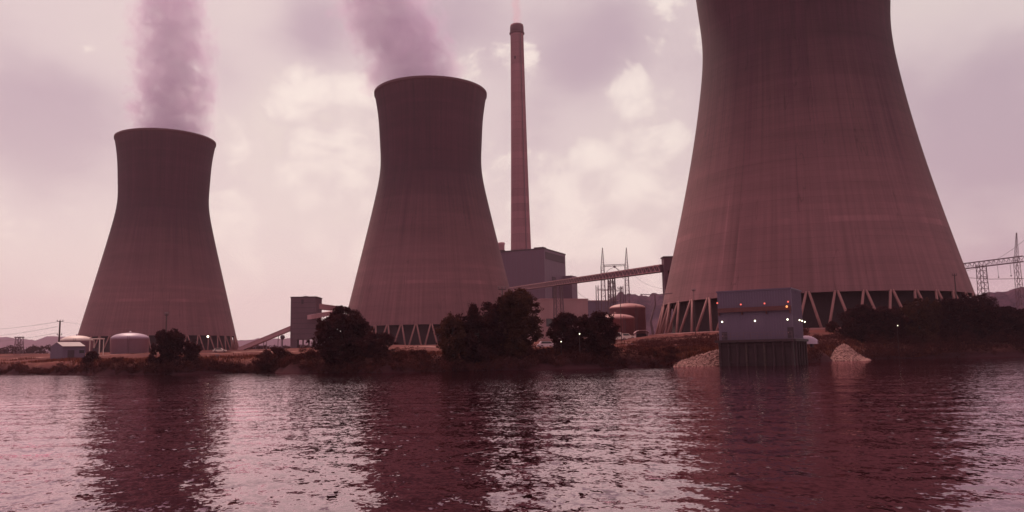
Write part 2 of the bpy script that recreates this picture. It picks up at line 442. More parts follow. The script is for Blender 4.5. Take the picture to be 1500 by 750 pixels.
# flat skirt joining the same borders
nv = len(V)
xl0, xl1, yl0, yl1 = -.74*11.5, .74*11.5, yr[0], yr[-1]
xr0, xr1 = -.74*(yl1+4), .74*(yl1+4)
sk = np.array([(xl0, yl0, 0), (xl1, yl0, 0), (xr1, yl1, 0), (xr0, yl1, 0), (-3000, -600, 0), (3000, -600, 0), (3000, yl1, 0), (-3000, yl1, 0), (-3000, 420, 0), (3000, 420, 0)], float)
q2 = np.array([(4, 5, 1, 0), (5, 6, 2, 1), (7, 4, 0, 3), (8, 7, 6, 9)])+nv
tag(fastmesh('river_water', np.vstack([V, sk]), np.vstack([Q, q2]), MT['water'], None, True), None, None, None, 'structure')

# hills: wooded ridges behind the plant
def hills():
    prof = [(-1400, 60), (-500, 50), (0, 41), (50, 36), (80, 42), (110, 36), (150, 30), (360, 32), (460, 30), (800, 60), (840, 74), (880, 75), (903, 86), (912, 90), (932, 90), (938, 85), (948, 84), (955, 88), (975, 87), (1000, 80), (1200, 80), (1400, 62), (1440, 78), (1490, 86), (1560, 90), (2200, 80), (3000, 60)]
    p = np.array(prof, float)
    us = np.linspace(-1400, 3000, 900); dep = np.interp(us, [-1400, 450, 700, 1100, 3000], [5000, 4500, 1150, 900, 1100])
    rows = []
    steps = [(-.22, 0), (-.15, .22), (-.08, .62), (-.03, .9), (0, 1.0), (.05, 1.02), (.2, .8)]
    for k, (dd, hh) in enumerate(steps):
        Yd = dep*(1+dd); X = (us-750)/F*dep*(1+dd*.6)
        h = np.interp(us, p[:, 0], p[:, 1])/F*dep
        h = h*hh + (vnoise(us*.09, us*0+k*1.7, 4)-.5)*np.interp(us, [300, 800], [22, 7])*(hh > 0) + (vnoise(us*.33, us*0+k*3.1, 5)-.5)*np.interp(us, [300, 800], [6, 9])*(hh > 0)
        rows.append(np.stack([X, Yd, CZ+h], 1))
    V = np.concatenate(rows); n_ = len(us)
    I = (np.arange(len(steps)-1)[:, None]*n_+np.arange(n_-1)[None]).ravel()
    return fastmesh('hills', V, np.stack([I, I+1, I+1+n_, I+n_], 1), MT['hill'], None, True)
tag(hills(), None, None, None, 'structure')

# ---------------------------------------------------------------- cooling towers
def nat(xk, yk):
    n_ = len(xk); h = np.diff(xk); A = np.eye(n_); b = np.zeros(n_)
    for i in range(1, n_-1):
        A[i, i-1] = h[i-1]; A[i, i] = 2*(h[i-1]+h[i]); A[i, i+1] = h[i]; b[i] = 6*((yk[i+1]-yk[i])/h[i]-(yk[i]-yk[i-1])/h[i-1])
    return np.linalg.solve(A, b)
KN = np.array([0, .3, .55, .68, .78, .9, 1.0])
def rad(rk, t):
    rk = np.array(rk, float); Mm = nat(KN, rk); i = np.clip(np.searchsorted(KN, t)-1, 0, len(KN)-2)
    h = KN[i+1]-KN[i]; a = KN[i+1]-t; u = t-KN[i]
    return (Mm[i]*a**3+Mm[i+1]*u**3)/(6*h)+(rk[i]/h-Mm[i]*h/6)*a+(rk[i+1]/h-Mm[i+1]*h/6)*u
SB = 14.625+CZ
def cooling_tower(cx, cy, ztop, rk, label, seed, turn=0):
    t = thing('cooling_tower', label, 'cooling tower', (cx, cy, GZ), turn, 'hyperbolic cooling towers')
    z0, z1 = SB-GZ, ztop-GZ
    tt = np.linspace(0, 1, 90); rr = rad(rk, tt); zs = z0+(z1-z0)*tt
    thick = .28+.55*np.maximum(1-tt*6, 0)+.35*np.maximum((tt-.97)/.03, 0)
    prof = [(r, z) for r, z in zip(rr, zs)]
    prof += [(r-th*1.6, z) for r, z, th in list(zip(rr, zs, thick))[::-1]]
    prof.append(prof[0])
    b = MB(); b.lathe(prof, 160, close=False)
    b.build('shell', shell_material('tower_shell_concrete', (z1)/125.0, seed), t, True)
    b = MB(); rt = rr[-1]
    b.lathe([(rt-.1, z1-1.4), (rt+.12, z1-1.2), (rt+.18, z1+.1), (rt-.9, z1+.12), (rt-.95, z1-.2), (rt-.1, z1-1.4)], 160, close=False)
    b.build('rim', MT['rim'], t, True)
    slope_ = (rr[0]-rr[3])/(zs[3]-zs[0]); zb_ = -1.5
    rb = rr[0]+slope_*(z0-zb_)*1.0
    n_ = 40
    for i in range(n_):
        for s in (-1, 1):
            a0 = 2*math.pi*(i+.5+s*.045)/n_; a1 = 2*math.pi*(i+.5+s*.445)/n_
            b = MB(); b.bar((rr[0]*math.cos(a0)-.35*math.cos(a0), (rr[0]-.35)*math.sin(a0), z0+.25), (rb*math.cos(a1), rb*math.sin(a1), zb_), .34, .38, 8)
            b.build('column', MT['leg'], t, True)
    # dark fill behind the columns and the cold-water basin wall
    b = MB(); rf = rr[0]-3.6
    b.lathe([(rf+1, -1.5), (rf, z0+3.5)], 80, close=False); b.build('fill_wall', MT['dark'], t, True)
    b = MB(); rf = rb+1.6
    b.lathe([(rf, -2.5), (rf, .55), (rf-.4, .55), (rf-.4, -2.5)], 96, close=False); b.build('basin_wall', MT['leg'], t, True)
    return t
R12 = [42.0, 33.73, 27.07, 24.73, 24.99, 25.92, 27.73]
R3 = [43.23, 34.43, 28.84, 27.53, 28.42, 29.8, 31.6]
T1 = cooling_tower(-203.4, 474.9, 130.4+CZ, R12, 'leftmost cooling tower, steam rising straight up, behind the domed pale tanks', 1.0, .03)
T2 = cooling_tower(-39.0, 397.2, 130.4+CZ, R12, 'middle cooling tower with drifting steam, just left of the tall chimney', 4.3, .01)
T3 = cooling_tower(88.33, 245.3, 135+CZ, R3, 'nearest cooling tower, its top cut off by the frame, behind the blue-grey pump house', 8.1, .04)

# ---------------------------------------------------------------- chimney
def chimney():
    Yc = 640; top = at(757, 37, Yc); bx = at(762, 365, Yc)
    cx = (top.x+bx.x)/2+.3
    t = thing('chimney', 'very tall slim concrete chimney rising behind the blue-grey boiler house', 'chimney', (cx, Yc, GZ))
    H = top.z-GZ; zl = bx.z-GZ
    rl, rt = 15.0/F*Yc/1.0*1.0, 9.6/F*Yc*1.02
    rl = rl*1.0
    pr = []
    for k in range(41):
        z = H*k/40; f = (z-zl)/(H-zl); pr.append((rl+(rt-rl)*max(min(f, 1), -1)**1.0 + 1.2*max(0, f-.0)*(1-max(f, 0))*-1, z))
    b = MB(); b.lathe(pr, 40); b.build('shaft', MT['chim'], t, True)
    b = MB(); b.lathe([(rt+.1, H-8), (rt+.9, H-7.4), (rt+.9, H-6.6), (rt+.1, H-6.4)], 40, close=False); b.build('gallery', MT['rim'], t, True)
    b = MB(); b.lathe([(rt+.06, H-6.2), (rt+.35, H-5.5), (rt+.30, H-1.5), (rt-.6, H+.3), (rt-1.4, H+.4)], 40, close=True); b.build('cap', MT['rim'], t, True)
    b = MB(); a = R(-110); b.box((rt+.3)*math.cos(a), (rt+.3)*math.sin(a), H-29, .9, .9, 2.2, a); b.build('inspection_box', MT['dark'], t)
    for s in (2.0,):
        b = MB()
        for k in range(60):
            z = H*(k+.5)/60; f = (z-zl)/(H-zl); r = rl+(rt-rl)*max(min(f, 1), -1)
            a = R(-60); b.box((r+.2)*math.cos(a), (r+.2)*math.sin(a), z, .35, .5, H/60*.98, a)
        b.build('ladder', MT['steel'], t)
    return t
chimney()

# ---------------------------------------------------------------- boiler house and its low neighbours
def wall_frame(c, ex): return Vector(c), Vector(ex)
def boiler():
    C = at(797, 365, 560); ex = Vector((-36, 16.7, 0)); ey = Vector((16.7, 36, 0))
    t = thing('boiler_house', 'tall windowless blue-grey boiler house in front of the chimney', 'building', (C.x, C.y, GZ))
    H = C.z-GZ
    exn, eyn = ex.normalized(), ey.normalized()
    b = MB(); b.prism((0, 0, -2), ex*1.7, ey, (0, 0, H+2)); b.build('wall', MT['boiler'], t)
    b = MB(); b.prism(-exn*.3-eyn*.3+Vector((0, 0, H)), ex*1.7+exn*.6, ey+eyn*.6, (0, 0, .9)); b.build('parapet', MT['louver'], t)
    b = MB(); b.prism(eyn*2-exn*.0+Vector((0, 0, H-6.5)), -exn*.25, eyn*35, (0, 0, 5)); b.build('louvre_band', MT['louver'], t)
    # thin cladding ribs on both visible faces
    b = MB()
    for k in range(1, 15): b.prism(eyn*-.06 + exn*(k*4.2) + Vector((0, 0, 3)), exn*.25, eyn*.1, (0, 0, H-4))
    for k in range(1, 9): b.prism(exn*-.1 + eyn*(k*4.3) + Vector((0, 0, 3)), exn*.13, eyn*.25, (0, 0, H-10))
    b.build('cladding_rib', MT['bluegrey'], t)
    b = MB(); p = exn*1.5+eyn*2; b.prism(p+Vector((0, 0, H+.9)), exn*7, eyn*6, (0, 0, 1.1)); b.build('roof_hatch', MT['louver'], t)
    # lower wing on the right: px 828..841, top y 401
    D = at(841, 404, 590)
    hh = D.z-GZ
    b = MB(); b.prism(ey*.83+Vector((0, 0, -2)), -exn*7.2, eyn*11, (0, 0, hh+2)); b.build('side_wing', MT['boiler'], t)
    b = MB(); b.prism(eyn*13+exn*-.02+Vector((0, 0, 14)), -exn*.35, eyn*6.5, (0, 0, 36)); b.build('stair_panel', MT['louver'], t)
    return t
boiler()
def duct():
    p = at(736.5, 370, 575)
    t = thing('exhaust_duct', 'small pale round duct head just above the boiler house roof, beside the middle tower', 'duct', (p.x-1.0, p.y+14, GZ))
    z = at(736.5, 356, 589).z-GZ
    b = MB(); b.lathe([(2.2, z-30), (2.2, z-1.5), (2.5, z-1), (2.5, z), (2.1, z+.4)], 20); b.build('stack', MT['palesteel'], t, True)
    b = MB(); b.lathe([(2.55, z-6), (2.7, z-6), (2.7, z-5.4), (2.55, z-5.4)], 20, close=False); b.build('collar', MT['louver'], t, True)
duct()
def flat_building(px0, px1, ytop, Y, depth, name, label, m_, skew=0, winrow=True):
    A = at(px0, ytop, Y); B = at(px1, ytop, Y+skew)
    t = thing(name, label, 'building', (A.x, A.y, GZ-1))
    d = Vector((B.x-A.x, B.y-A.y, 0)); nrm = Vector((-d.y, d.x, 0)).normalized(); H = A.z-GZ+1; dn = d.normalized()
    b = MB(); b.prism((0, 0, -1), d, nrm*depth, (0, 0, H+1)); b.build('wall', m_, t)
    b = MB(); b.prism(-nrm*.3-dn*.3+Vector((0, 0, H)), d+dn*.6, nrm*(depth+.6), (0, 0, .5)); b.build('roof', MT['palesteel'], t)
    L = d.length
    if winrow:
        for k in range(int(L/9)):
            b = MB(); b.prism(dn*(3+k*9)-nrm*.08+Vector((0, 0, H*.45)), dn*4.2, nrm*.2, (0, 0, H*.16)); f = b.build('window', MT['louver'], t)
            b = MB(); b.prism(dn*(3.3+k*9)-nrm*.14+Vector((0, 0, H*.45+.3)), dn*3.6, nrm*.05, (0, 0, H*.16-.6)); b.build('pane', MT['glass'], f)
    b = MB(); b.prism(dn*(L*.4)-nrm*.1+Vector((0, 0, 0)), dn*4, nrm*.2, (0, 0, min(5, H*.4))); b.build('door', MT['louver'], t)
    return t
flat_building(792, 861, 438.5, 470, 30, 'workshop_building', 'long pale flat-roofed building below the boiler house', MT['beige'], 8)
flat_building(861, 905, 441, 520, 25, 'switchgear_building', 'low grey-purple building right of the long pale one, under the lattice masts', MT['bluegrey'], 5, False)

# ---------------------------------------------------------------- conveyor
def gallery_box(A, B, wd, ht, parent, mp=None, truss=True, name='gallery'):
    A, B = Vector(A), Vector(B); d = (B-A); L = d.length; dn = d.normalized(); sd = Vector((-dn.y, dn.x, 0)).normalized()
    if sd.y > 0: sd = -sd
    up = Vector((0, 0, 1))
    b = MB(); b.prism(A+sd*(-wd/2)-up*ht/2, d, sd*wd, up*ht); b.build(name, MT['silo'] if truss else MT['palesteel'], parent)
    b = MB(); b.prism(A+sd*(-wd/2-.15)+up*(ht/2), d, sd*(wd+.3), up*.18); b.build('gallery_roof', mp or MT['palesteel'], parent)
    if truss:
        b = MB(); n_ = int(L/4.0)
        for s in (1,):
            off = sd*(wd/2+.12)
            b.bar(A+off+up*ht*.42, B+off+up*ht*.42, .16); b.bar(A+off-up*ht*.42, B+off-up*ht*.42, .16)
            for k in range(n_):
                p, q = A+d*(k/n_), A+d*((k+.5)/n_); r = A+d*((k+1)/n_)
                b.bar(p+off-up*ht*.42, q+off+up*ht*.42, .12); b.bar(q+off+up*ht*.42, r+off-up*ht*.42, .12)
        b.build('truss', MT['palesteel'], parent)
def trestle(P, zt, wd, parent, mat_=None, dirx=(1, 0, 0)):
    b = MB(); P = Vector(P); x = Vector(dirx).normalized(); y = Vector((-x.y, x.x, 0)); zb_ = gz(P.x, P.y)-1
    H = zt-zb_
    legs = []
    for sx in (-1, 1):
        for sy in (-1, 1):
            a = Vector((P.x, P.y, zb_))+x*sx*wd*.75+y*sy*wd*.6; c = Vector((P.x, P.y, zt))+x*sx*wd*.5+y*sy*wd*.4
            b.bar(a, c, .28); legs.append((a, c))
    n_ = max(3, int(H/5))
    for (i, j) in ((0, 2), (1, 3), (0, 1), (2, 3)):
        for k in range(n_):
            a0, a1 = legs[i][0].lerp(legs[i][1], k/n_), legs[i][0].lerp(legs[i][1], (k+1)/n_)
            b0, b1 = legs[j][0].lerp(legs[j][1], k/n_), legs[j][0].lerp(legs[j][1], (k+1)/n_)
            b.bar(a0, b1, .12); b.bar(b0, a1, .12); b.bar(a1, b1, .14)
    b.build('trestle', mat_ or MT['steel'], parent)
cv = thing('conveyor_bridge', 'long inclined conveyor bridge crossing in front of the boiler house to a dark transfer house', 'conveyor')
A, B = at(741, 425.5, 548), at(973, 393, 300)
gallery_box(A, B, 3.2, 2.5, cv)
for px, wd in ((815, 4.0), (893, 2.6)):
    f = None
    for k in range(200):
        q = A.lerp(B, k/199)
        pxx = 750+F*q.x/q.y - (q.z-CZ)/q.y*F*math.sin(ROLL)
        if pxx > px: f = q; break
    trestle(f-Vector((0, 0, 1.3)), f.z-1.3, wd, cv, MT['steel'], (B-A))
# transfer house at the right end of the conveyor
def transfer():
    P0 = at(971, 378, 300); zt = P0.z
    t = thing('conveyor_transfer_house', 'dark narrow transfer house at the conveyor end, half hidden by the nearest cooling tower', 'building', (P0.x, P0.y-2, GZ))
    H = zt-GZ
    b = MB(); b.prism((0, 0, H-17), (6, 0, 0), (0, 5, 0), (0, 0, 17)); b.build('wall', MT['silo'], t)
    b = MB(); b.prism((-.3, -.3, H), (6.6, 0, 0), (0, 5.6, 0), (0, 0, .4)); b.build('roof', MT['louver'], t)
    for x_ in (.4, 5.6):
        for y_ in (.4, 4.6):
            b = MB(); b.bar((x_+ (1.2 if x_ < 3 else 0), y_, -1), (x_, y_, H-17), .3); b.build('leg', MT['steel'], t)
    b = MB(); b.prism((1.2, -.06, H-6), (1.4, 0, 0), (0, .1, 0), (0, 0, 1.2)); b.build('window', MT['glass'], t)
    b = MB()
    for k in range(9): b.bar((.2, -.05, H-16+k*1.7), (5.8, -.05, H-16+k*1.7), .06)
    b.build('cladding_rib', MT['steel'], t)
transfer()

# coal silo and its conveyors on the left
def silo():
    P0 = at(426, 436, 330); P1 = at(463, 436, 330); wd = P1.x-P0.x
    cx, cy = (P0.x+P1.x)/2, 330+wd/2; zt = P0.z; base = gz(cx, cy)
    t = thing('coal_silo', 'dark square coal transfer tower on legs, left of the middle cooling tower', 'silo', (cx, cy, base))
    H = zt-base; zlo = at(440, 497, 330).z-base
    h2 = wd/2
    b = MB(); b.prism((-h2, -h2, zlo), (wd, 0, 0), (0, wd, 0), (0, 0, H-zlo)); b.build('wall', MT['silo'], t)
    b = MB(); b.prism((-h2-.2, -h2-.2, H), (wd+.4, 0, 0), (0, wd+.4, 0), (0, 0, .35)); b.build('roof', MT['louver'], t)
    b = MB(); b.prism((-1.0, -1, H+.35), (1.5, 0, 0), (0, 1.5, 0), (0, 0, .5)); b.build('roof_vent', MT['louver'], t)
    for x_ in (-h2+.35, 0, h2-.35):
        for y_ in (-h2+.35, h2-.35):
            b = MB(); b.bar((x_, y_, -1), (x_, y_, zlo), .35); b.build('leg', MT['steel'], t)
    b = MB(); b.prism((-h2+.3, -h2+.3, -1), (2.4, 0, 0), (0, 3, 0), (0, 0, zlo+1)); b.build('lower_room', MT['silo'], t)
    b = MB()
    for k in range(1, 8): b.prism((-h2, -h2-.05, zlo+(H-zlo)*k/8), (wd, 0, 0), (0, .08, 0), (0, 0, .12))
    b.build('cladding_rib', MT['louver'], t)
    b = MB(); b.prism((-h2+wd*.42, -h2-.12, H-2.6), (.9, 0, 0), (0, .2, 0), (0, 0, 1.8)); b.build('vent_panel', MT['louver'], t)
    return t
silo()
cA = thing('feed_conveyor', 'sloping covered conveyor climbing from the ground to the square coal tower from the left', 'conveyor')
a_, b_ = at(350, 513, 338), at(427, 481, 335)
gallery_box(a_, b_, 2.4, 1.6, cA, None, False)
for f_ in (.5, .78):
    q = a_.lerp(b_, f_); b = MB()
    for s_ in (-.8, .8): b.bar((q.x+s_, q.y, gz(q.x, q.y)-.6), (q.x+s_*.7, q.y, q.z-.8), .14)
    b.build('support', MT['steel'], cA)
cB = thing('upper_conveyor', 'upper covered conveyor running from the square coal tower behind the middle cooling tower', 'conveyor')
gallery_box(at(463, 449, 335), at(520, 455.5, 430), 3.0, 1.9, cB, MT['palesteel'], False)
q = at(500, 453, 400); b = MB()
for s_ in (-1, 1): b.bar((q.x+s_*1.5, q.y, gz(q.x, q.y)-.6), (q.x+s_, q.y, q.z-1), .18)
b.build('support', MT['steel'], cB)
cC = thing('lower_conveyor', 'short lower conveyor tube sloping down from the square coal tower behind the dark tree', 'conveyor')
gallery_box(at(453, 465, 326), at(500, 456, 345), 2.0, 1.5, cC, MT['palesteel'], False)
q = at(482, 460, 338); b = MB()
for s_ in (-1, 1): b.bar((q.x+s_, q.y, gz(q.x, q.y)-.6), (q.x+s_, q.y, q.z-1), .15)
b.build('support', MT['steel'], cC)
p = at(414, 494, 300)
bt = thing('ball_tank', 'small dark ball-shaped tank on a stem under the sloping conveyor', 'tank', (p.x, p.y, gz(p.x, p.y)))
hb = p.z-gz(p.x, p.y)
b = MB(); b.ball((0, 0, hb), .85, 16, 10); b.build('ball', MT['louver'], bt, True)
b = MB(); b.bar((0, 0, -.5), (0, 0, hb-.6), .16, n=8); b.build('stem', MT['louver'], bt)

# ---------------------------------------------------------------- tanks
def tank(px0, px1, yrim, ydome, Y, name, label, mw, md, group='domed storage tanks', rail=False):
    A, B = at(px0, yrim, Y), at(px1, yrim, Y); r = (B.x-A.x)/2; cx = (A.x+B.x)/2; cy = Y; base = gz(cx, cy)
    zr = (A.z+B.z)/2; zd = at((px0+px1)/2, ydome, Y).z
    t = thing(name, label, 'tank', (cx, cy, base), 0, group)
    H = zr-base; D = zd-zr
    b = MB(); b.lathe([(r, -1), (r, H-.25), (r+.08, H-.25), (r+.08, H), (r-.05, H)], 48); b.build('tank_wall', mw, t, False)
    for p_ in t.children[0].data.polygons: p_.use_smooth = len(p_.vertices) == 4
    b = MB(); b.lathe([((r+.15)*math.cos(a), H+D*math.sin(a)) for a in np.linspace(0, math.pi/2*.985, 9)], 48); b.build('dome_roof', md, t, True)
    b = MB(); b.lathe([(.35, H+D-.1), (.35, H+D+.35), (.45, H+D+.4), (.1, H+D+.55)], 12); b.build('roof_vent', mw, t)
    b = MB(); a = R(-70)
    for s in (-.25, .25):
        ox, oy = -math.sin(a)*s, math.cos(a)*s
        b.bar(((r+.2)*math.cos(a)+ox, (r+.2)*math.sin(a)+oy, -.3), ((r+.2)*math.cos(a)+ox, (r+.2)*math.sin(a)+oy, H+.8), .05)
    for k in range(int(H/.4)): b.bar(((r+.2)*math.cos(a)+math.sin(a)*.25, (r+.2)*math.sin(a)-math.cos(a)*.25, k*.4), ((r+.2)*math.cos(a)-math.sin(a)*.25, (r+.2)*math.sin(a)+math.cos(a)*.25, k*.4), .03)
    b.build('ladder', MT['steel'], t)
    return t
tank(873, 929, 467.5, 460, 240, 'storage_tank', 'front one of the two red-brown domed tanks left of the nearest cooling tower', MT['tankred'], MT['tankdome'])
tank(893, 945, 452, 444.5, 275, 'storage_tank', 'taller red-brown domed tank standing behind the other one, left of the nearest cooling tower', simple('faded_tank_paint', (.24, .095, .12), .6, .2, .3), MT['tankdome'])
tank(165, 216, 496, 487.5, 285, 'storage_tank', 'squat pale domed tank in front of the left cooling tower', MT['tankpale'], MT['tankpale'])
tank(91, 134, 499.5, 491.5, 300, 'storage_tank', 'pale domed tank behind the gabled metal shed at far left', MT['tankpale'], MT['white'])

# small round-roofed booth near red tanks
p = at(940, 500, 215); gb = gz(p.x, p.y)
t = thing('arched_shed', 'small open-fronted shed with pale arched roof at the foot of the red-brown tanks', 'shed', (p.x, p.y, gb))
wz = at(940, 484.5, 215).z-gb
b = MB()
arc = [(-1.9, wz-.7), (-1.4, wz-.25), (-.7, wz), (.7, wz), (1.4, wz-.25), (1.9, wz-.7)]
for (x0, z0), (x1, z1) in zip(arc[:-1], arc[1:]): b.prism((x0, -1.5, z0), (x1-x0, 0, z1-z0), (0, 3, 0), (0, 0, .15))
b.build('arched_roof', MT['beige'], t)
for s in (-1.75, 1.55): 
    b = MB(); b.prism((s, -1.3, -1), (.2, 0, 0), (0, 2.6, 0), (0, 0, wz+.35)); b.build('side_wall', MT['beige'], t)
b = MB(); b.prism((-1.5, 1.2, -1), (3.0, 0, 0), (0, .1, 0), (0, 0, wz+.3)); b.build('back_wall', MT['louver'], t)
p = at(926, 512, 165); gb = gz(p.x, p.y)
t = thing('pump_kiosk', 'tiny pale block kiosk with one dark window on the bank below the arched shed', 'kiosk', (p.x, p.y, gb))
hk = at(926, 505, 165).z-gb
b = MB(); b.prism((-1.1, -.8, -1.2), (2.2, 0, 0), (0, 1.6, 0), (0, 0, hk+1.2)); b.build('wall', MT['tankdome'], t)
b = MB(); b.prism((-1.25, -.95, hk), (2.5, 0, 0), (0, 1.9, 0), (0, 0, .12)); b.build('roof', MT['beige'], t)
b = MB(); b.prism((-.3, -.84, hk*.35), (.8, 0, 0), (0, .05, 0), (0, 0, .5)); b.build('window', MT['louver'], t)

# ---------------------------------------------------------------- pump house on piles
def pump_house():
    C = at(1158, 423, 112); ex = Vector((-8.8, 5.0, 0)); ey = Vector((3.5, 6.1, 0))
    zt = C.z; zb_ = at(1158, 496, 112).z
    t = thing('pump_house', 'blue-grey windowless pump house on dark pilings at the water edge, small lamps on its walls', 'building', (C.x, C.y, 0))
    exn, eyn = ex.normalized(), ey.normalized(); Z = lambda z: Vector((0, 0, z))
    LX, LY = ex.length, ey.length
    b = MB(); b.prism(Z(zb_), ex, ey, (0, 0, zt-zb_)); b.build('wall', MT['bluegrey'], t)
    b = MB(); b.prism(Z(zt)-exn*.12-eyn*.12, ex+exn*.24, ey+eyn*.24, (0, 0, .18)); b.build('roof', MT['bluegrey'], t)
    b = MB()
    k = 0
    for k in range(1, 28): b.prism(exn*(LX*k/28)-eyn*.04+Z(zb_+.1), exn*.05, eyn*.05, (0, 0, zt-zb_-.2))
    for k in range(1, 18): b.prism(eyn*(LY*k/18)-exn*.04+Z(zb_+.1), exn*.05, eyn*.05, (0, 0, zt-zb_-.2))
    b.build('cladding_rib', MT['bluegrey'], t)
    zr = at(1105, 451, 114.5).z
    b = MB(); b.prism(exn*.0-eyn*.5+Z(zr), exn*LX*.99, eyn*.5, (0, 0, .10)); b.prism(-eyn*.5+Z(zr-.5), exn*LX*.99, eyn*.06, (0, 0, .5)); b.build('crane_rail', MT['rust'], t)
    for f in (.02, .33, .66, .98):
        b = MB(); b.prism(exn*(LX*f-.06)-eyn*.45+Z(zr-.9), exn*.12, eyn*.45, (0, 0, .4)); b.build('bracket', MT['rust'], t)
    def lamp(px, py, frac, m_, r, side=False, lab=None):
        p = (exn*(LX*frac)-eyn*.62) if not side else (eyn*(LY*frac)-exn*.4)
        z = at(px, py, C.y+p.y).z
        b = MB(); b.bar(Vector((0, 0, z))+p*1.0+(eyn*.6 if not side else exn*.38), Vector((0, 0, z))+p, .05); f = b.build('wall_lamp', MT['steel'], t)
        b = MB(); b.ball(p+Z(z), r, 10, 6); b.build('bulb', m_, f, True)
        if lab: f['label'] = lab
    for px, py, fr_ in ((1050, 444, .985), (1085, 446, .66), (1120, 444.5, .34), (1156, 442, .03)): lamp(px, py, fr_, MT['lampr'], .12, lab='red lamp above the ledge')
    lamp(1154, 449, .05, MT['lampo'], .15, lab='orange lamp at the ledge end')
    for px, py, fr_ in ((1057.5, 471.5, .93), (1105, 470, .48), (1152.5, 468, .05)): lamp(px, py, fr_, MT['lampw'], .12, lab='lit white lamp on the front wall')
    for px, py, fr_ in ((1167.5, 469, .40), (1173, 470, .66), (1178, 471.5, .93)): lamp(px, py, fr_, MT['lampw'], .10, True, lab='lit white lamp on the side wall')
    for f, w_, h_, zo in ((.92, .75, 1.1, .05), (.03, .8, 1.45, .1)):
        b = MB(); b.prism(exn*(LX*f-w_/2)-eyn*.07+Z(zb_+zo), exn*w_, eyn*.1, (0, 0, h_)); d = b.build('door', MT['louver'], t)
        b = MB(); b.prism(exn*(LX*f+w_/2-.15)-eyn*.13+Z(zb_+zo+h_*.45), exn*.08, eyn*.05, (0, 0, .12)); b.build('handle', MT['palesteel'], d)
    # deck, pilings, bracing and the dark intake screens between them
    b = MB(); b.prism(Z(zb_-.35)-exn*.5-eyn*.9, ex+exn*.9, ey+eyn*1.8, (0, 0, .34)); b.build('deck', MT['pile'], t)
    b = MB(); b.prism(Z(-4)-exn*-.1-eyn*.2, ex-exn*.2, ey-eyn*.2, (0, 0, 4+zb_-.36)); b.build('intake_wall', MT['pile'], t)
    n_ = 9
    for k in range(n_):
        b = MB(); p = exn*(LX*(k/(n_-1)*.97)+.15)-eyn*.45
        b.bar(p+Z(-4), p+Z(zb_-.35), .17, n=8); q = b.build('piling', MT['bark'] if k in (3, 5) else MT['pile'], t)
    for k in range(5):
        b = MB(); p = -exn*.25+eyn*(LY*k/4)
        b.bar(p+Z(-4), p+Z(zb_-.35), .17, n=8); b.build('piling', MT['pile'], t)
    b = MB()
    for zq in (.5, 1.7, 2.9): b.bar(exn*.1-eyn*.6+Z(zq), exn*LX-eyn*.6+Z(zq), .07)
    b.build('brace', MT['pile'], t)
    b = MB()
    for fx in np.linspace(0, 1, 12): b.bar(exn*LX*fx-eyn*.85+Z(zb_), exn*LX*fx-eyn*.85+Z(zb_+.95), .025)
    for zq in (.5, .95): b.bar(-eyn*.85+Z(zb_+zq), exn*LX-eyn*.85+Z(zb_+zq), .025)
    b.build('railing', MT['steel'], t)
    # short service bridge back to the bank
    b = MB(); b.prism(ey*1.0+Z(zb_-.3)+exn*2, exn*3, eyn*16, (0, 0, .28)); b.build('service_bridge', MT['pile'], t)
    return t
pump_house()

# pale tarpaulin-like hull on the bank right of the pump house
p = at(1181, 501, 124); gb = gz(p.x, p.y)
def hull():
    t = thing('upturned_boat', 'pale rounded upturned boat lying on the bank right of the pump house', 'boat', (p.x, p.y, p.z-.3), R(-6))
    L, Wd, H = 3.2, 1.5, 1.25
    vs = []; n_ = 14; m_ = 10
    for i in range(n_+1):
        u = i/n_*2-1; w_ = Wd/2*max(1-abs(u)**2.6, .02)**.6; h = H*(1-.45*max(u, 0)**2-.1*u*u)
        for j in range(m_+1):
            a = math.pi*j/m_; vs.append((u*L/2+.02*j, -w_*math.cos(a), h*math.sin(a)**.7 if 0 < j < m_ else 0))
    fs = [(i*(m_+1)+j, i*(m_+1)+j+1, (i+1)*(m_+1)+j+1, (i+1)*(m_+1)+j) for i in range(n_) for j in range(m_)]
    b = MB(); b.add(vs, [q[::-1] for q in fs]); b.build('hull', MT['tankpale'], t, True)
    b = MB(); b.bar((-L/2, 0, .9), (L/2*.9, 0, .62), .05); b.build('keel', MT['rust'], t)
    for x_ in (-.8, .8):
        b = MB(); b.box(x_, 0, -.25, .25, 1.5, .5); b.build('trestle_block', MT['wood'], t)
hull()

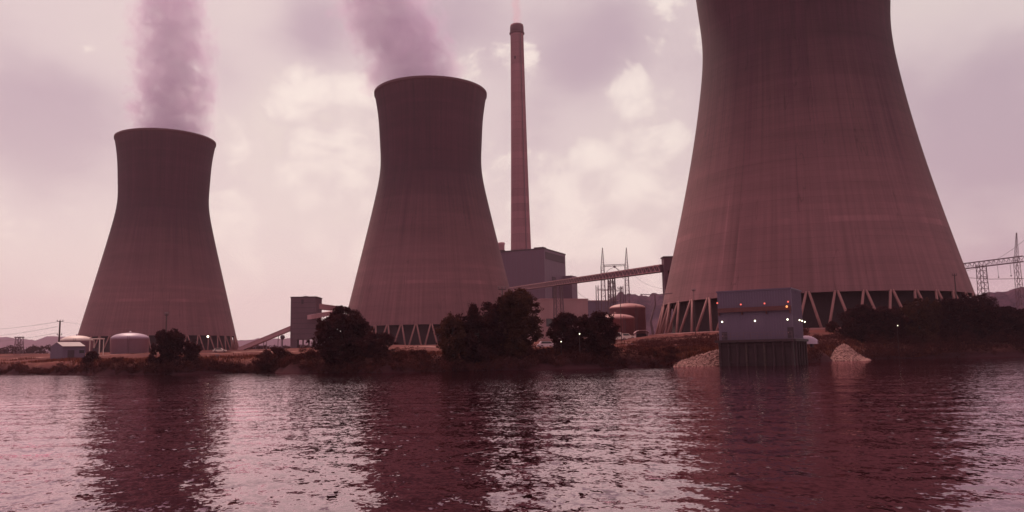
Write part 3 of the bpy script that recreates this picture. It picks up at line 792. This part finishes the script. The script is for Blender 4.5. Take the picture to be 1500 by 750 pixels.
# ---------------------------------------------------------------- far-left buildings
def gable_shed():
    A = at(74, 508, 225); B = at(122, 508, 225); base = gz(A.x+4, 227)
    wd = at(98, 508, 225).x-A.x; L = B.x-at(98, 508, 225).x
    t = thing('metal_shed', 'gabled blue-grey metal shed with light roof at far left, in front of pale tank', 'shed', (A.x, 225, base))
    H = A.z-base; Hr = at(87, 502, 225).z-base
    w_ = wd; d = 9.0; L = B.x-A.x
    # gable end faces front-left: footprint w_ wide at left, long side runs right
    b = MB()
    P_ = [(0, 0), (w_, -2.0), (w_+L-w_, 1.2), (L-w_, 3.5)]
    v = [(x_, y_, -1.2) for x_, y_ in P_]+[(x_, y_, H) for x_, y_ in P_]
    m1 = ((P_[0][0]+P_[1][0])/2, (P_[0][1]+P_[1][1])/2, Hr); m2 = ((P_[2][0]+P_[3][0])/2, (P_[2][1]+P_[3][1])/2, Hr)
    v += [m1, m2]
    b.add(v, [(0, 1, 5, 8, 4), (1, 2, 6, 5), (2, 3, 7, 9, 6), (3, 0, 4, 7)]); b.build('wall', MT['tankpale'] if 0 else MT['bluegrey'], t)
    b = MB()
    up = Vector((0, 0, .15)); ov = .3
    def slab(q):
        q = [Vector(k) for k in q]; b.add(q+[k+up for k in q], [(3, 2, 1, 0), (4, 5, 6, 7), (0, 1, 5, 4), (1, 2, 6, 5), (2, 3, 7, 6), (3, 0, 4, 7)])
    slab([(P_[1][0]+.1, P_[1][1]-.4, H-.1), (P_[2][0]+.2, P_[2][1]-.4, H-.1), m2, m1]); slab([m1, m2, (P_[3][0], P_[3][1]+.3, H-.1), (P_[0][0]-.2, P_[0][1]+.3, H-.1)])
    b.build('roof', simple('shed_roof_sheet', (.22, .115, .145), .6, .2, .5), t)
    d1 = Vector((L-w_, 3.2, 0)).normalized(); nn = Vector((d1.y, -d1.x, 0))
    o_ = Vector((P_[1][0], P_[1][1], 0))
    b = MB(); b.prism(o_+d1*1.2+nn*.05, d1*1.6, nn*-.1, (0, 0, H*.7)); b.build('door', MT['louver'], t)
    b = MB(); b.prism(o_+d1*4+nn*.05+Vector((0, 0, H*.45)), d1*1.2, nn*-.1, (0, 0, H*.25)); b.build('window', MT['glass'], t)
    return t
gable_shed()
p = at(143, 497, 262); gb = gz(p.x, p.y)
t = thing('open_canopy', 'small flat white-roofed canopy on posts between the pale domed tanks', 'canopy', (p.x, p.y, gb))
hz_ = p.z-gb
b = MB(); b.prism((-1.9, -1.5, hz_), (3.4, 0, 0), (0, 3, 0), (0, 0, .35)); b.build('canopy_roof', MT['white'], t)
for x_ in (-1.7, 1.3):
    for y_ in (-1.3, 1.3):
        b = MB(); b.bar((x_, y_, -1), (x_, y_, hz_), .14); b.build('post', MT['white'], t)
b = MB(); b.prism((-1.2, -.6, -1), (1.6, 0, 0), (0, 1.4, 0), (0, 0, hz_*.45+1)); b.build('pump_cabinet', MT['louver'], t)

# ---------------------------------------------------------------- poles, masts, wires
def pole(px, ytop, Y, label, arms=((.92, 1.6),), r=.17, ins=True):
    p = at(px, ytop, Y); base = gz(p.x, p.y)
    t = thing('utility_pole', label, 'utility pole', (p.x, p.y, base), 0, 'wooden utility poles'); H = p.z-base
    b = MB(); b.bar((0, 0, -1), (0, 0, H), r*1.25, r, 8); b.build('pole', MT['wood'], t, True)
    for f, L in arms:
        b = MB(); b.bar((-L, 0, H*f), (L, 0, H*f), .1); b.build('crossarm', MT['wood'], t)
        for s in (-.9, 0, .9):
            b = MB(); b.lathe([(.05, H*f+.1), (.12, H*f+.15), (.08, H*f+.35), (.12, H*f+.42), (.03, H*f+.5)], 8, (s*L, 0, 0)); b.build('insulator', MT['steel'], t)
    return Vector((p.x, p.y, p.z))
pA = pole(88, 470, 235, 'tall thin wooden pole above the gabled shed at far left', ((.985, .9), (.62, .7)), .22)
pole(244, 459.5, 134, 'dark pole rising out of the squarish tree before the left cooling tower', ((.97, .3),), .09)
pole(735.5, 423, 130, 'pole in front of the right edge of the middle cooling tower', ((.99, .6),), .1)
pole(908, 420, 190, 'thin pole in front of the two red-brown domed tanks', ((.96, .5),), .07)
pole(1398, 402, 192, 'pole crossing the lower right edge of the nearest cooling tower', ((.985, .5),), .13)
pole(318, 523, 138, 'short dark post on the bank right of the squarish tree', ((.9, .25),), .11)
pole(1016, 424, 192, 'thin pole before the lower left edge of the nearest cooling tower', ((.97, .4),), .06)

def lattice(b, a, c, w0, w1, r, n_):
    a, c = Vector(a), Vector(c); d = (c-a).normalized()
    u = Vector((1, 0, 0)) if abs(d.z) > .7 else Vector((0, 0, 1)); v = d.cross(u).normalized(); u = v.cross(d).normalized()
    def crn(f, i):
        w_ = (w0+(w1-w0)*f)/2; sx, sy = ((-1, -1), (1, -1), (1, 1), (-1, 1))[i]
        return a.lerp(c, f)+u*sx*w_+v*sy*w_
    for i in range(4):
        b.bar(crn(0, i), crn(1, i), r)
        for k in range(n_):
            b.bar(crn(k/n_, i), crn((k+1)/n_, (i+1) % 4), r*.6)
            if k: b.bar(crn(k/n_, i), crn(k/n_, (i+1) % 4), r*.6)
def masts():
    t = thing('transmission_gantry', 'pair of tall pointed lattice masts joined by a crossbeam behind the conveyor bridge', 'pylon', (0, 0, 0), 0, 'lattice power gantries')
    Y = 470
    for px, dy in ((882.5, 0), (917.5, 6)):
        top = at(px, 363, Y+dy); mid = at(px, 389, Y+dy); base = Vector((mid.x, mid.y, GZ-1))
        b = MB(); lattice(b, base, mid, 3.4, 1.7, .16, 16); lattice(b, mid, top, 1.6, .25, .11, 6); b.build('mast', MT['steel'], t)
    a, c = at(882.5, 389.5, Y), at(917.5, 388, Y+6)
    b = MB(); lattice(b, a, c, 1.0, 1.0, .1, 9); b.build('crossbeam', MT['steel'], t)
    b = MB(); q = a.lerp(c, .5)+Vector((0, 0, -.8)); b.tube([a+Vector((1, 0, -5)), a.lerp(c, .25)+Vector((0, 0, -2.4)), q], [.12]*3); b.tube([q, a.lerp(c, .68)+Vector((0, 0, -3)), a.lerp(c, .85)+Vector((0, 0, -8))], [.2]*3); b.ball(q, .7); b.build('jumper', MT['steel'], t)
    t2 = thing('transmission_gantry', 'low lattice switchyard frame below the two pointed masts', 'pylon', (0, 0, 0), 0, 'lattice power gantries')
    for px, yt in ((874.5, 418), (911, 419)):
        top = at(px, yt, 450); b = MB(); lattice(b, (top.x, top.y, GZ-1), top, 1.7, 1.2, .13, 8); b.build('mast', MT['steel'], t2)
    b = MB(); lattice(b, at(874.5, 424, 450), at(911, 426, 450), .7, .7, .08, 12); b.build('crossbeam', MT['steel'], t2)
masts()
def right_gantry():
    t = thing('transmission_gantry', 'latticed crossbeam on a lattice column, right of the nearest cooling tower', 'pylon', (0, 0, 0), 0, 'lattice power gantries')
    Y = 300
    a, c = at(1400, 391.5, 308), at(1500, 379, 292)
    b = MB(); lattice(b, a, c, 2.0, 2.0, .12, 14); b.build('crossbeam', MT['steel'], t)
    q = at(1437, 388, 302)
    b = MB(); lattice(b, (q.x, q.y, GZ-1), q, 3.0, 2.4, .13, 12); b.build('mast', MT['steel'], t)
    q = at(1489, 341, 294); m_ = at(1489, 380, 294)
    b = MB(); lattice(b, (m_.x, m_.y, GZ-1), m_, 2.2, 1.4, .09, 12); lattice(b, m_, q, 1.2, .2, .06, 7); b.build('mast', MT['steel'], t)
    b = MB()
    for f in (.45, .62, .8):
        s = a.lerp(c, f)-Vector((0, 0, 1)); b.bar(s, s-Vector((0, 0, 4.2)), .06); b.ball(s-Vector((0, 0, 4.5)), .28, 6, 4)
    b.build('insulator', MT['steel'], t)
    a2, c2 = at(1405, 406, 330), at(1500, 408, 300)
    b = MB(); b.tube([a2, a2.lerp(c2, .5)-Vector((0, 0, .5)), c2], [.1]*3); b.build('busbar', MT['steel'], t)
right_gantry()
def wire(a, c, sag, r, label, n_=14):
    a, c = Vector(a), Vector(c)
    pts = [a.lerp(c, k/n_)-Vector((0, 0, sag*4*(k/n_)*(1-k/n_))) for k in range(n_+1)]
    b = MB(); b.tube(pts, [r]*len(pts), 4); o_ = b.build('power_line', MT['steel'])
    return tag(o_, label, 'power line', 'power lines')
wire(pA+Vector((-.8, 0, -.3)), at(-60, 483, 420), 1.0, .045, 'highest wire running left from the thin pole at far left')
wire(pA+Vector((-.7, 0, -1.6)), at(-60, 493, 420), 1.2, .045, 'middle wire running left from the thin pole at far left')
wire(pA+Vector((-.7, 0, -3.4)), at(-60, 501, 420), 1.2, .045, 'lowest wire running left from the thin pole at far left')
wire(pA+Vector((.8, 0, -.3)), at(300, 478, 420), 2.0, .03, 'wire running right from the thin pole towards the left cooling tower')
wire(at(917, 391, 476), at(975, 423, 340), 3.0, .05, 'wire sagging from right pointed mast to nearest cooling tower')
wire(at(838, 420, 470), at(882, 446, 465), 2.0, .09, 'wire sagging from the boiler house wing down to the low building')
wire(at(1500, 352, 294), at(1408, 398, 330), 2.0, .05, 'wire falling from the far right mast to the nearest cooling tower')
p = at(28.5, 494, 330)
t = thing('lattice_frame', 'small latticed metal stand on the skyline at the far left edge', 'tower', (p.x, p.y, gz(p.x, p.y)))
b = MB(); hh = p.z-gz(p.x, p.y); lattice(b, (0, 0, -1), (0, 0, hh), 2.6, 1.9, .14, 4); b.build('frame', MT['steel'], t)
b = MB(); b.box(0, 0, hh, 2.8, 2.0, .4); b.box(0, 0, hh*.6, 2.6, 2.0, .3); b.build('platform', MT['steel'], t)
# leaning derrick legs left of the nearest tower
t = thing('loading_mast', 'bent dark pole with a long crossbar just left of the nearest cooling tower base', 'mast', (0, 0, 0))
b = MB(); b.tube([at(958, 498, 236), at(953, 470, 236), at(960, 446, 236), at(959, 431, 236)], [.38, .3, .26, .2], 6); b.build('pole', MT['steel'], t)
b = MB(); b.tube([at(938, 431, 236), at(959, 432, 236), at(985, 429.5, 236)], [.12]*3, 6); b.build('crossbar', MT['steel'], t)

# ---------------------------------------------------------------- vehicles
def car(px, Y, rz, label, m_, van=False):
    p = ground_at(px, Y, 0); t = thing('parked_car' if not van else 'parked_van', label, 'van' if van else 'car', p, rz, 'vehicles parked on the plant road')
    L, w_ = 4.6, 1.8; h1 = .85; h2 = 1.45 if not van else 1.95
    b = MB(); pr = [(-L/2, .3), (-L/2, .75), (-L/2+.1, h1), (L/2-.9, h1), (L/2-.1, .72), (L/2, .5), (L/2, .3)]
    v = [(x, -w_/2, z) for x, z in pr]+[(x, w_/2, z) for x, z in pr]; k = len(pr)
    b.add(v, [tuple(range(k)), tuple(range(2*k-1, k-1, -1))]+[((i+1) % k, i, k+i, k+(i+1) % k) for i in range(k)]); b.build('body', m_, t)
    b = MB(); q = [(-1.9, h1), (-1.5, h2), (.5, h2), (1.1, h1)] if not van else [(-2.25, h1), (-2.2, h2), (.9, h2), (1.5, h1)]
    v = [(x, -w_/2*.88, z) for x, z in q]+[(x, w_/2*.88, z) for x, z in q]; k = 4
    b.add(v, [tuple(range(k)), tuple(range(2*k-1, k-1, -1))]+[((i+1) % k, i, k+i, k+(i+1) % k) for i in range(k)]); cb = b.build('cabin', m_, t)
    for s in (-1, 1):
        b = MB(); y_ = s*(w_/2*.88+.012); q2 = [(-1.55, h1+.06), (-1.35, h2-.1), (.4, h2-.1), (.85, h1+.06)]
        v = [(x, y_-.008, z) for x, z in q2]+[(x, y_+.008, z) for x, z in q2]
        b.add(v, [(0, 1, 2, 3), (7, 6, 5, 4)]+[((i+1) % 4, i, 4+i, 4+(i+1) % 4) for i in range(4)]); b.build('side_window', MT['glass'], cb)
    for x in (-1.4, 1.45):
        for s in (-1, 1):
            b = MB(); b.bar((x, s*.78, .32), (x, s*.95, .32), .32, n=16); wl = b.build('wheel', MT['tyre'], t)
            b = MB(); b.bar((x, s*.95, .32), (x, s*.96, .32), .18, n=12); b.build('rim', MT['palesteel'], wl)
    return t
car(322, 290, .2, 'small pale car parked before the columns of the left cooling tower', MT['white'])
car(800, 175, .1, 'pale-roofed car glimpsed between the two dark tree groups at centre', MT['pale'])
car(902, 200, .0, 'small white van at the foot of the front red-brown tank', MT['white'], True)
car(914, 205, .1, 'second white car right of the van below the front red-brown tank', MT['white'])

# road on the bank
def road():
    us = np.linspace(-500, 2300, 700); Y0 = np.interp(us, [-500, 60, 300, 620, 880, 960, 1100, 2300], [300, 255, 265, 230, 180, 176, 172, 172])
    V = []
    for k, dy in enumerate((0, 1.7, 3.4, 5.0)):
        Yd = Y0+dy; X_ = (us-750)/F*Y0; V.append(np.stack([X_, Yd, ground(X_, Yd)+.06], 1))
    V = np.concatenate(V); n_ = len(us); I = (np.arange(3)[:, None]*n_+np.arange(n_-1)[None]).ravel()
    keep = (I % n_) < int(n_*.56)
    I = I[keep]
    return fastmesh('dirt_road', V, np.stack([I, I+1, I+1+n_, I+n_], 1), simple('road_gravel', (.27, .10, .088), .95, .3, .6, 0, False), None, True)
tag(road(), None, None, None, 'structure')

# ---------------------------------------------------------------- vegetation
def leaves(cent, rad_, per, size, flat=.8):
    """many small leaf quads scattered in clumps"""
    n_ = len(cent)*per
    c = np.repeat(cent, per, 0); r = np.repeat(rad_, per)
    d = rng.normal(size=(n_, 3)); d /= np.linalg.norm(d, axis=1)[:, None]
    p = c + d*(r*rng.random(n_)**.45)[:, None]*np.array([1, 1, flat])
    a = rng.normal(size=(n_, 3)); a /= np.linalg.norm(a, axis=1)[:, None]
    b_ = np.cross(a, rng.normal(size=(n_, 3))); b_ /= np.linalg.norm(b_, axis=1)[:, None]
    s = (size*(.6+.8*rng.random(n_)))[:, None]
    V = np.stack([p-a*s*.9, p+b_*s*.45, p+a*s*.9, p-b_*s*.45], 1).reshape(-1, 3)
    return V, np.arange(n_*4).reshape(-1, 4)
def tree(px, ytop, wpx, Y, label, m_='leafA', kind='round', dens=1.0, cat='tree', name='tree', group='dark trees along the river bank', bare=.14):
    Y = max(Y, float(np.interp(px, SH[:, 0], SH[:, 1]))+4.5)
    p = ground_at(px, Y, .2); top = at(px, ytop, Y); p.x = at(px, (ytop+540)/2, Y).x
    p.z = gz(p.x, p.y)-.2; H = top.z-p.z; Wd = wpx/F*Y/2
    t = thing(name, label, cat, p, 0, group)
    # limbs
    b = MB(); tips = []
    tr = .035*H+.05; zf = H*bare
    lean = Vector((rng.normal()*.04*H, rng.normal()*.03*H, 0))
    pts = [Vector((0, 0, -.3)), Vector((0, 0, zf))+lean*.2, Vector((0, 0, H*.5))+lean*.6, Vector((0, 0, H*.88))+lean]
    b.tube(pts, [tr, tr*.8, tr*.45, tr*.08], 8)
    nb = 9
    for k in range(nb):
        f = zf/H+.05+.6*k/nb; a = 2.4*k+rng.random(); o_ = Vector((0, 0, f*H))+lean*f
        e = o_+Vector((math.cos(a)*Wd*.75, math.sin(a)*Wd*.75, H*.16*(.5+rng.random())))
        mid_ = o_.lerp(e, .5)+Vector((0, 0, -.04*H))
        b.tube([o_, mid_, e], [tr*.35, tr*.22, tr*.05], 5)
    b.build('trunk', MT['bark'], t)
    # crown: clumps through an uneven volume with bays and gaps
    sd_ = int(rng.integers(1000)); cr_ = .30 + .018*H
    vol = 2.4*Wd*Wd*H; q = int(min(1500, 3.0*vol*dens/(cr_**1.5)/2.2)) + 60
    f = rng.random(q*3); a = rng.random(q*3)*6.28; rr_ = rng.random(q*3)**.42
    if kind == 'round': pw = np.where(f < .5, .62+.38*sm(f/.5), np.sqrt(np.maximum(1-((f-.5)/.52)**2, 0)))
    elif kind == 'block': pw = np.where(f < .7, .88+.12*sm(f/.5), np.sqrt(np.maximum(1-((f-.7)/.33)**2*.85, 0)))
    else: pw = np.sqrt(np.maximum(1-f**2.2, 0))
    lob = .60+.55*vnoise(np.cos(a)*1.7+f*4.5+sd_, np.sin(a)*1.7+f*2.5, sd_)+.42*(vnoise(np.cos(a)*4+f*11, np.sin(a)*4+sd_, sd_+3)-.5)
    r_ = Wd*pw*lob*rr_
    topn = .86+.22*vnoise(np.cos(a)*1.5*rr_+sd_*1.3, np.sin(a)*1.5*rr_, sd_+7)
    cents = np.stack([r_*np.cos(a)+lean.x*f, r_*np.sin(a)+lean.y*f, .1+f*(H-cr_)*topn], 1)
    g_ = vnoise(cents[:, 0]*1.1/(.4+cr_)+sd_, cents[:, 2]*1.1/(.4+cr_)+cents[:, 1]*.6, sd_+5)
    keep = (g_ > .30+.12*f) ; cents = cents[keep][:q]
    rads = cr_*(.5+.9*rng.random(len(cents)))
    V, Q_ = leaves(cents, rads, 26, .17 if H > 4 else .12)
    fastmesh('crown', V, Q_, MT[m_], t)
    return t
TREES = [
 (134, 513, 28, 134, 'small dark bush in front of the gabled shed at far left', 'leafA', 'shrub', 'bush'),
 (246, 481, 50, 121, 'squarish dark tree on the shore before the left cooling tower', 'leafA', 'block', 'tree'),
 (280, 498, 32, 122, 'lower dark tree touching the right side of the squarish one', 'leafA', 'block', 'tree'),
 (402, 507, 60, 127, 'rounded bush on the shore below the sloping conveyor', 'leafC', 'shrub', 'bush'),
 (456, 514, 34, 122, 'small bush at the left foot of the big dark tree by the coal tower', 'leafC', 'shrub', 'bush'),
 (500, 451, 88, 117, 'big dark round tree right of the square coal tower', 'leafA', 'round', 'tree'),
 (553, 486, 56, 112, 'shorter tree at the left foot of the middle cooling tower', 'leafA', 'block', 'tree'),
 (615, 512, 36, 110, 'small bush before the columns of the middle cooling tower', 'leafC', 'shrub', 'bush'),
 (664, 461, 48, 114, 'brownish tree at the right foot of the middle cooling tower', 'leafB', 'round', 'tree'),
 (702, 444, 70, 112, 'dense tree left of the tallest one at centre', 'leafA', 'block', 'tree'),
 (727, 447, 48, 114, 'tree filling the gap between the dense centre tree and the tallest one', 'leafA', 'round', 'tree'),
 (757, 423, 82, 115, 'tallest dark tree at centre, below the conveyor bridge', 'leafB', 'round', 'tree'),
 (800, 509, 34, 118, 'low bush at the right foot of the tallest centre tree', 'leafA', 'shrub', 'bush'),
 (831, 454, 58, 120, 'dark tree below the long pale building', 'leafA', 'round', 'tree'),
 (872, 457, 60, 122, 'dark tree just left of the front red-brown tank', 'leafA', 'block', 'tree'),
 (985, 507, 42, 126, 'low round bush left of the pale rock slope', 'leafC', 'shrub', 'bush'),
 (952, 513, 34, 128, 'small bush below the arched shed', 'leafC', 'shrub', 'bush'),
 (1222, 470, 24, 188, 'thin low tree left of the riverside thicket, above the right rock pile', 'leafC', 'shrub', 'tree'),
 (1258, 448, 56, 181, 'leftmost tree of the thicket before the nearest cooling tower', 'leafA', 'block', 'tree'),
 (1302, 449, 56, 183, 'second tree from the left in the thicket before the nearest cooling tower', 'leafA', 'block', 'tree'),
 (1348, 438, 64, 184, 'brownish third tree in the thicket before the nearest cooling tower', 'leafB', 'block', 'tree'),
 (1394, 433, 62, 186, 'fourth tree in the thicket, under the right edge of the nearest cooling tower', 'leafA', 'block', 'tree'),
 (1432, 427, 58, 187, 'tallest tree of the right thicket, below the lattice column', 'leafA', 'block', 'tree'),
 (1470, 447, 60, 188, 'tree at the right edge of the photo, below the far right mast', 'leafA', 'block', 'tree'),
 (1512, 452, 60, 190, 'rightmost tree, cut off by the right edge of the frame', 'leafA', 'block', 'tree'),
]
for px, yt, wp, Y, lab, m_, kd, cat in TREES:
    tree(px, yt, wp, Y, lab, m_, kd, 1.0, cat, 'tree' if cat == 'tree' else 'bush', 'dark trees along the river bank' if cat == 'tree' else 'bushes along the river bank')
# unbroken low scrub along the shore: nobody could count it
def scrub():
    cents, rads = [], []
    for u in np.arange(-150, 1700, 1.3):
        ys = np.interp(u, SH[:, 0], SH[:, 1])
        rocky = 985 < u < 1175 or 1200 < u < 1262
        thick = .5+.9*float(vnoise(np.array(u*.03), np.array(0.), 9))
        if u > 1262: thick *= 2.6
        if 440 < u < 900: thick *= 1.5
        left = u < 440
        for k in range(0 if rocky else 3 if u < 1262 else 9):
            Y_ = ys+(.6 if left else -.4)+rng.random()*(2.6 if left else 5 if u < 1262 else 13); X_ = (u-750)/F*Y_
            if left: thick = min(thick, .9)
            cents.append((X_, Y_, max(gz(X_, Y_), 0)+.1+rng.random()*thick*.8)); rads.append(.32+.3*thick*rng.random())
        if 930 < u < 1262:      # the steep foot of the big tower's mound
            for k in range(9):
                Y_ = ys+4+rng.random()**.8*(55 if u < 1180 else 24); X_ = (u-750)/F*Y_
                if float(vnoise(np.array(X_*.35), np.array(Y_*.35), 41)) > .22: cents.append((X_, Y_, gz(X_, Y_)+.15+.25*rng.random())); rads.append(.45+.3*rng.random())
    V, Q_ = leaves(np.array(cents), np.array(rads), 34, .11)
    return fastmesh('shore_scrub', V, Q_, MT['leafC'])
tag(scrub(), 'low unbroken dark scrub along the water line', 'scrub', None, 'stuff')
def grass():
    n_ = 45000
    u = rng.uniform(-150, 1700, n_); f = rng.random(n_)**1.5
    ys = np.interp(u, SH[:, 0], SH[:, 1]); Y_ = ys+3+f*np.where(u < 930, 60, 12); X_ = (u-750)/F*Y_
    keep = vnoise(X_*.12, Y_*.12, 21) > .35+.35*f; X_, Y_ = X_[keep], Y_[keep]; n_ = len(X_)
    z = ground(X_, Y_); h = .25+.5*rng.random(n_); a = rng.random(n_)*6.28; dx, dy = np.cos(a)*.12, np.sin(a)*.12
    le = rng.normal(size=(n_, 2))*.12
    V = np.stack([np.stack([X_-dx, Y_-dy, z-.05], 1), np.stack([X_+dx, Y_+dy, z-.05], 1), np.stack([X_+le[:, 0], Y_+le[:, 1], z+h], 1)], 1).reshape(-1, 3)
    return fastmesh('bank_grass', V, np.arange(n_*3).reshape(-1, 3), leafmat('dry_grass', (.05, .017, .018), (.17, .055, .042)))
tag(grass(), 'dry reddish grass tufts on the sloping river bank', 'grass', None, 'stuff')
# far tree line at the back of the flat, left
def far_trees():
    cents, rads = [], []
    for u in np.arange(-200, 1700, 2.2):
        if 880 < u < 1440: continue
        Y_ = 560+rng.random()*40 if u < 700 else 650+rng.random()*40
        X_ = (u-750)/F*Y_; h = 5.5+5*float(vnoise(np.array(u*.05), np.array(0.), 31))
        if 340 < u < 700: h *= .55
        for k in range(4): cents.append((X_+rng.normal()*1.5, Y_, GZ+rng.random()*h)); rads.append(2.2)
    V, Q_ = leaves(np.array(cents), np.array(rads), 26, .75)
    return fastmesh('far_wood', V, Q_, MT['leafA'])
tag(far_trees(), 'far dark line of woods at the back of the flat', 'wood', None, 'stuff')

# ---------------------------------------------------------------- riprap
def rocks(poly, n_, size, label):
    """poly: function returning (x, y, z) of the pile surface for random (a, b)"""
    base = np.array([(1, 0, 0), (-1, 0, 0), (0, 1, 0), (0, -1, 0), (0, 0, 1), (0, 0, -1)], float)
    tri = np.array([(0, 2, 4), (2, 1, 4), (1, 3, 4), (3, 0, 4), (2, 0, 5), (1, 2, 5), (3, 1, 5), (0, 3, 5)])
    Vs, Fs = [], []
    for i in range(n_):
        c = np.array(poly(rng.random(), rng.random())); s = size*(.5+rng.random()**2*1.1)
        v = base*(.65+.7*rng.random((6, 3)))*s*np.array([1.2, 1, .8]); a = rng.random()*6.28
        Rm = np.array([[math.cos(a), -math.sin(a), 0], [math.sin(a), math.cos(a), 0], [0, 0, 1]])
        Vs.append(v@Rm.T+rng.normal(size=(1, 3))*.05+c); Fs.append(tri+6*i)
    return tag(fastmesh('riprap', np.concatenate(Vs), np.concatenate(Fs), MT['rock']), label, 'rocks', None, 'stuff')
def slopeL(a, b):     # fan of rock falling left from the pump house to the water
    u = 1054-72*a; z_hi = max(.15, (at(u, 511+22*a**1.1, 122).z))
    y0 = np.interp(u, SH[:, 0], SH[:, 1])-1.5
    Y_ = y0+b*4.5; z = -.2+(z_hi+.2)*b; return ((u-750)/F*Y_, Y_, z)
rocks(slopeL, 2600, .17, 'pale rock slope running down to the water left of the pump house')
def pileR(a, b):
    u = 1200+66*a; hh = math.exp(-((u-1229)/22)**2) if u > 1229 else math.exp(-((u-1229)/19)**2)
    Y_ = 152+b*8; z = -.2+(at(1229, 505, 160).z+.2)*hh*b; return ((u-750)/F*Y_, Y_, max(z, -.2))
rocks(pileR, 2600, .24, 'pale rock pile on the shore between pump house and the right thicket')
# ---------------------------------------------------------------- lit lamps standing on the site
def lamp_post(px, py, Y, label, r=.28, m_='lampw'):
    p = at(px, py, Y); base = gz(p.x, p.y)
    t = thing('yard_lamp', label, 'lamp', (p.x, p.y, base), 0, 'lit yard lamps'); H = p.z-base
    b = MB(); b.bar((0, .3, -.5), (0, .3, H+.3), .05, .035, 8); b.build('post', MT['wood'], t)
    b = MB(); b.bar((0, .3, H+.3), (0, 0, H+.28), .05); b.build('arm', MT['steel'], t)
    b = MB(); b.ball((0, 0, H), r, 12, 8); b.build('bulb', MT[m_], t, True)
lamp_post(304.5, 493, 395, 'lit lamp before the columns of the left cooling tower', .5)
lamp_post(849, 489, 118.5, 'lit lamp shining in front of the tree below the long pale building', .08)
lamp_post(822, 500.5, 118.5, 'lit lamp low in the gap between the two centre tree groups', .07)
lamp_post(1315, 477, 172, 'small lit lamp in front of the right thicket', .09)

# ---------------------------------------------------------------- steam
def plume(name, label, cx, cy, z0, z1, rbase, rtop, shx, shy, dens, seed, wob, nsc, shp=1.0, col=(.86, .645, .87)):
    t0 = Vector((cx, cy, z0))
    b = MB(); n_ = 28; rows = 16; vs = []
    for k in range(rows+1):
        f = k/rows; z = (z1-z0)*f
        r = (rbase+(rtop-rbase)*f)*1.25
        if k == 0: r = rbase*.93
        for i in range(n_):
            a = 2*math.pi*i/n_; vs.append((shx*z*(1 if f >= 0 else 0)+r*math.cos(a), shy*z+r*math.sin(a), z))
    fs = [(k*n_+i, k*n_+(i+1) % n_, (k+1)*n_+(i+1) % n_, (k+1)*n_+i) for k in range(rows) for i in range(n_)]
    fs += [tuple(range(n_))[::-1], tuple(range(rows*n_, (rows+1)*n_))]
    b.add(vs, fs)
    M, n = mat(name+'_steam')
    o = n.n('ShaderNodeTexCoord').outputs['Object']; x, y, z = n.xyz(o)[0:3]
    warp = n.vm('SCALE', n.vm('SUBTRACT', n.noise(n.vm('ADD', o, (seed*31, 0, 0)), nsc*.6, 2, .5, 0, 'Color'), (.5, .5, .5)), sc=wob)
    wx, wy, wz = n.xyz(warp)[0:3]
    dx = n.m('ADD', n.m('SUBTRACT', x, n.m('MULTIPLY', z, shx)), wx); dy = n.m('ADD', n.m('SUBTRACT', y, n.m('MULTIPLY', z, shy)), wy)
    rr = n.m('SQRT', n.m('ADD', n.m('MULTIPLY', dx, dx), n.m('MULTIPLY', dy, dy)))
    Rz = n.m('ADD', rbase, n.m('MULTIPLY', z, (rtop-rbase)/(z1-z0)))
    q = n.m('DIVIDE', rr, Rz)
    ns = n.noise(n.vm('ADD', o, (seed*17, 3, 0)), nsc*2.0, 5, .62, .4)
    core = n.m('SUBTRACT', n.m('SUBTRACT', 1.0, q), n.m('MULTIPLY', n.m('SUBTRACT', .50, ns), 2.4))
    D = n.m('MULTIPLY', n.m('MULTIPLY', n.mr(core, .04, .5), n.mr(z, 60, 0, 1.0, 1.35)), dens)
    v = n.n('ShaderNodeVolumePrincipled', {'Color': (*col, 1), 'Density': D, 'Anisotropy': .35}).outputs[0]
    out(n, None, v)
    M.cycles.volume_step_rate = 1.0
    ob = b.build('steam_plume', M, None); ob.location = t0
    return tag(ob, label, 'steam', 'steam plumes')
plume('a', 'steam column rising straight up from the left cooling tower', -203.4+4, 474.9, 131.0, 245, 26.3, 24, -.05, 0, .045, 1, 13, .05)
plume('b', 'broad steam plume leaning left from the middle cooling tower', -39.0-3, 397.2, 131.0, 235, 28, 27, -.42, .1, .037, 2, 13, .05)
cT = at(757, 37, 640)
plume('c', 'thin faint smoke rising from the tall slim chimney', cT.x, 640, cT.z+.6, cT.z+60, 4.2, 5.5, .0, 0, .035, 3, 3, .12, 1, (.9, .5, .6))

# ---------------------------------------------------------------- haze
b = MB(); b.prism((-3600, -620, -8), (7200, 0, 0), (0, 6700, 0), (0, 0, 470))
M, n = mat('air_haze')
out(n, None, n.n('ShaderNodeVolumePrincipled', {'Color': (.92, .62, .78, 1), 'Density': .00009, 'Anisotropy': .2}).outputs[0])
tag(b.build('haze', M), 'pale purple haze in the air over river and plant', 'haze', None, 'stuff')
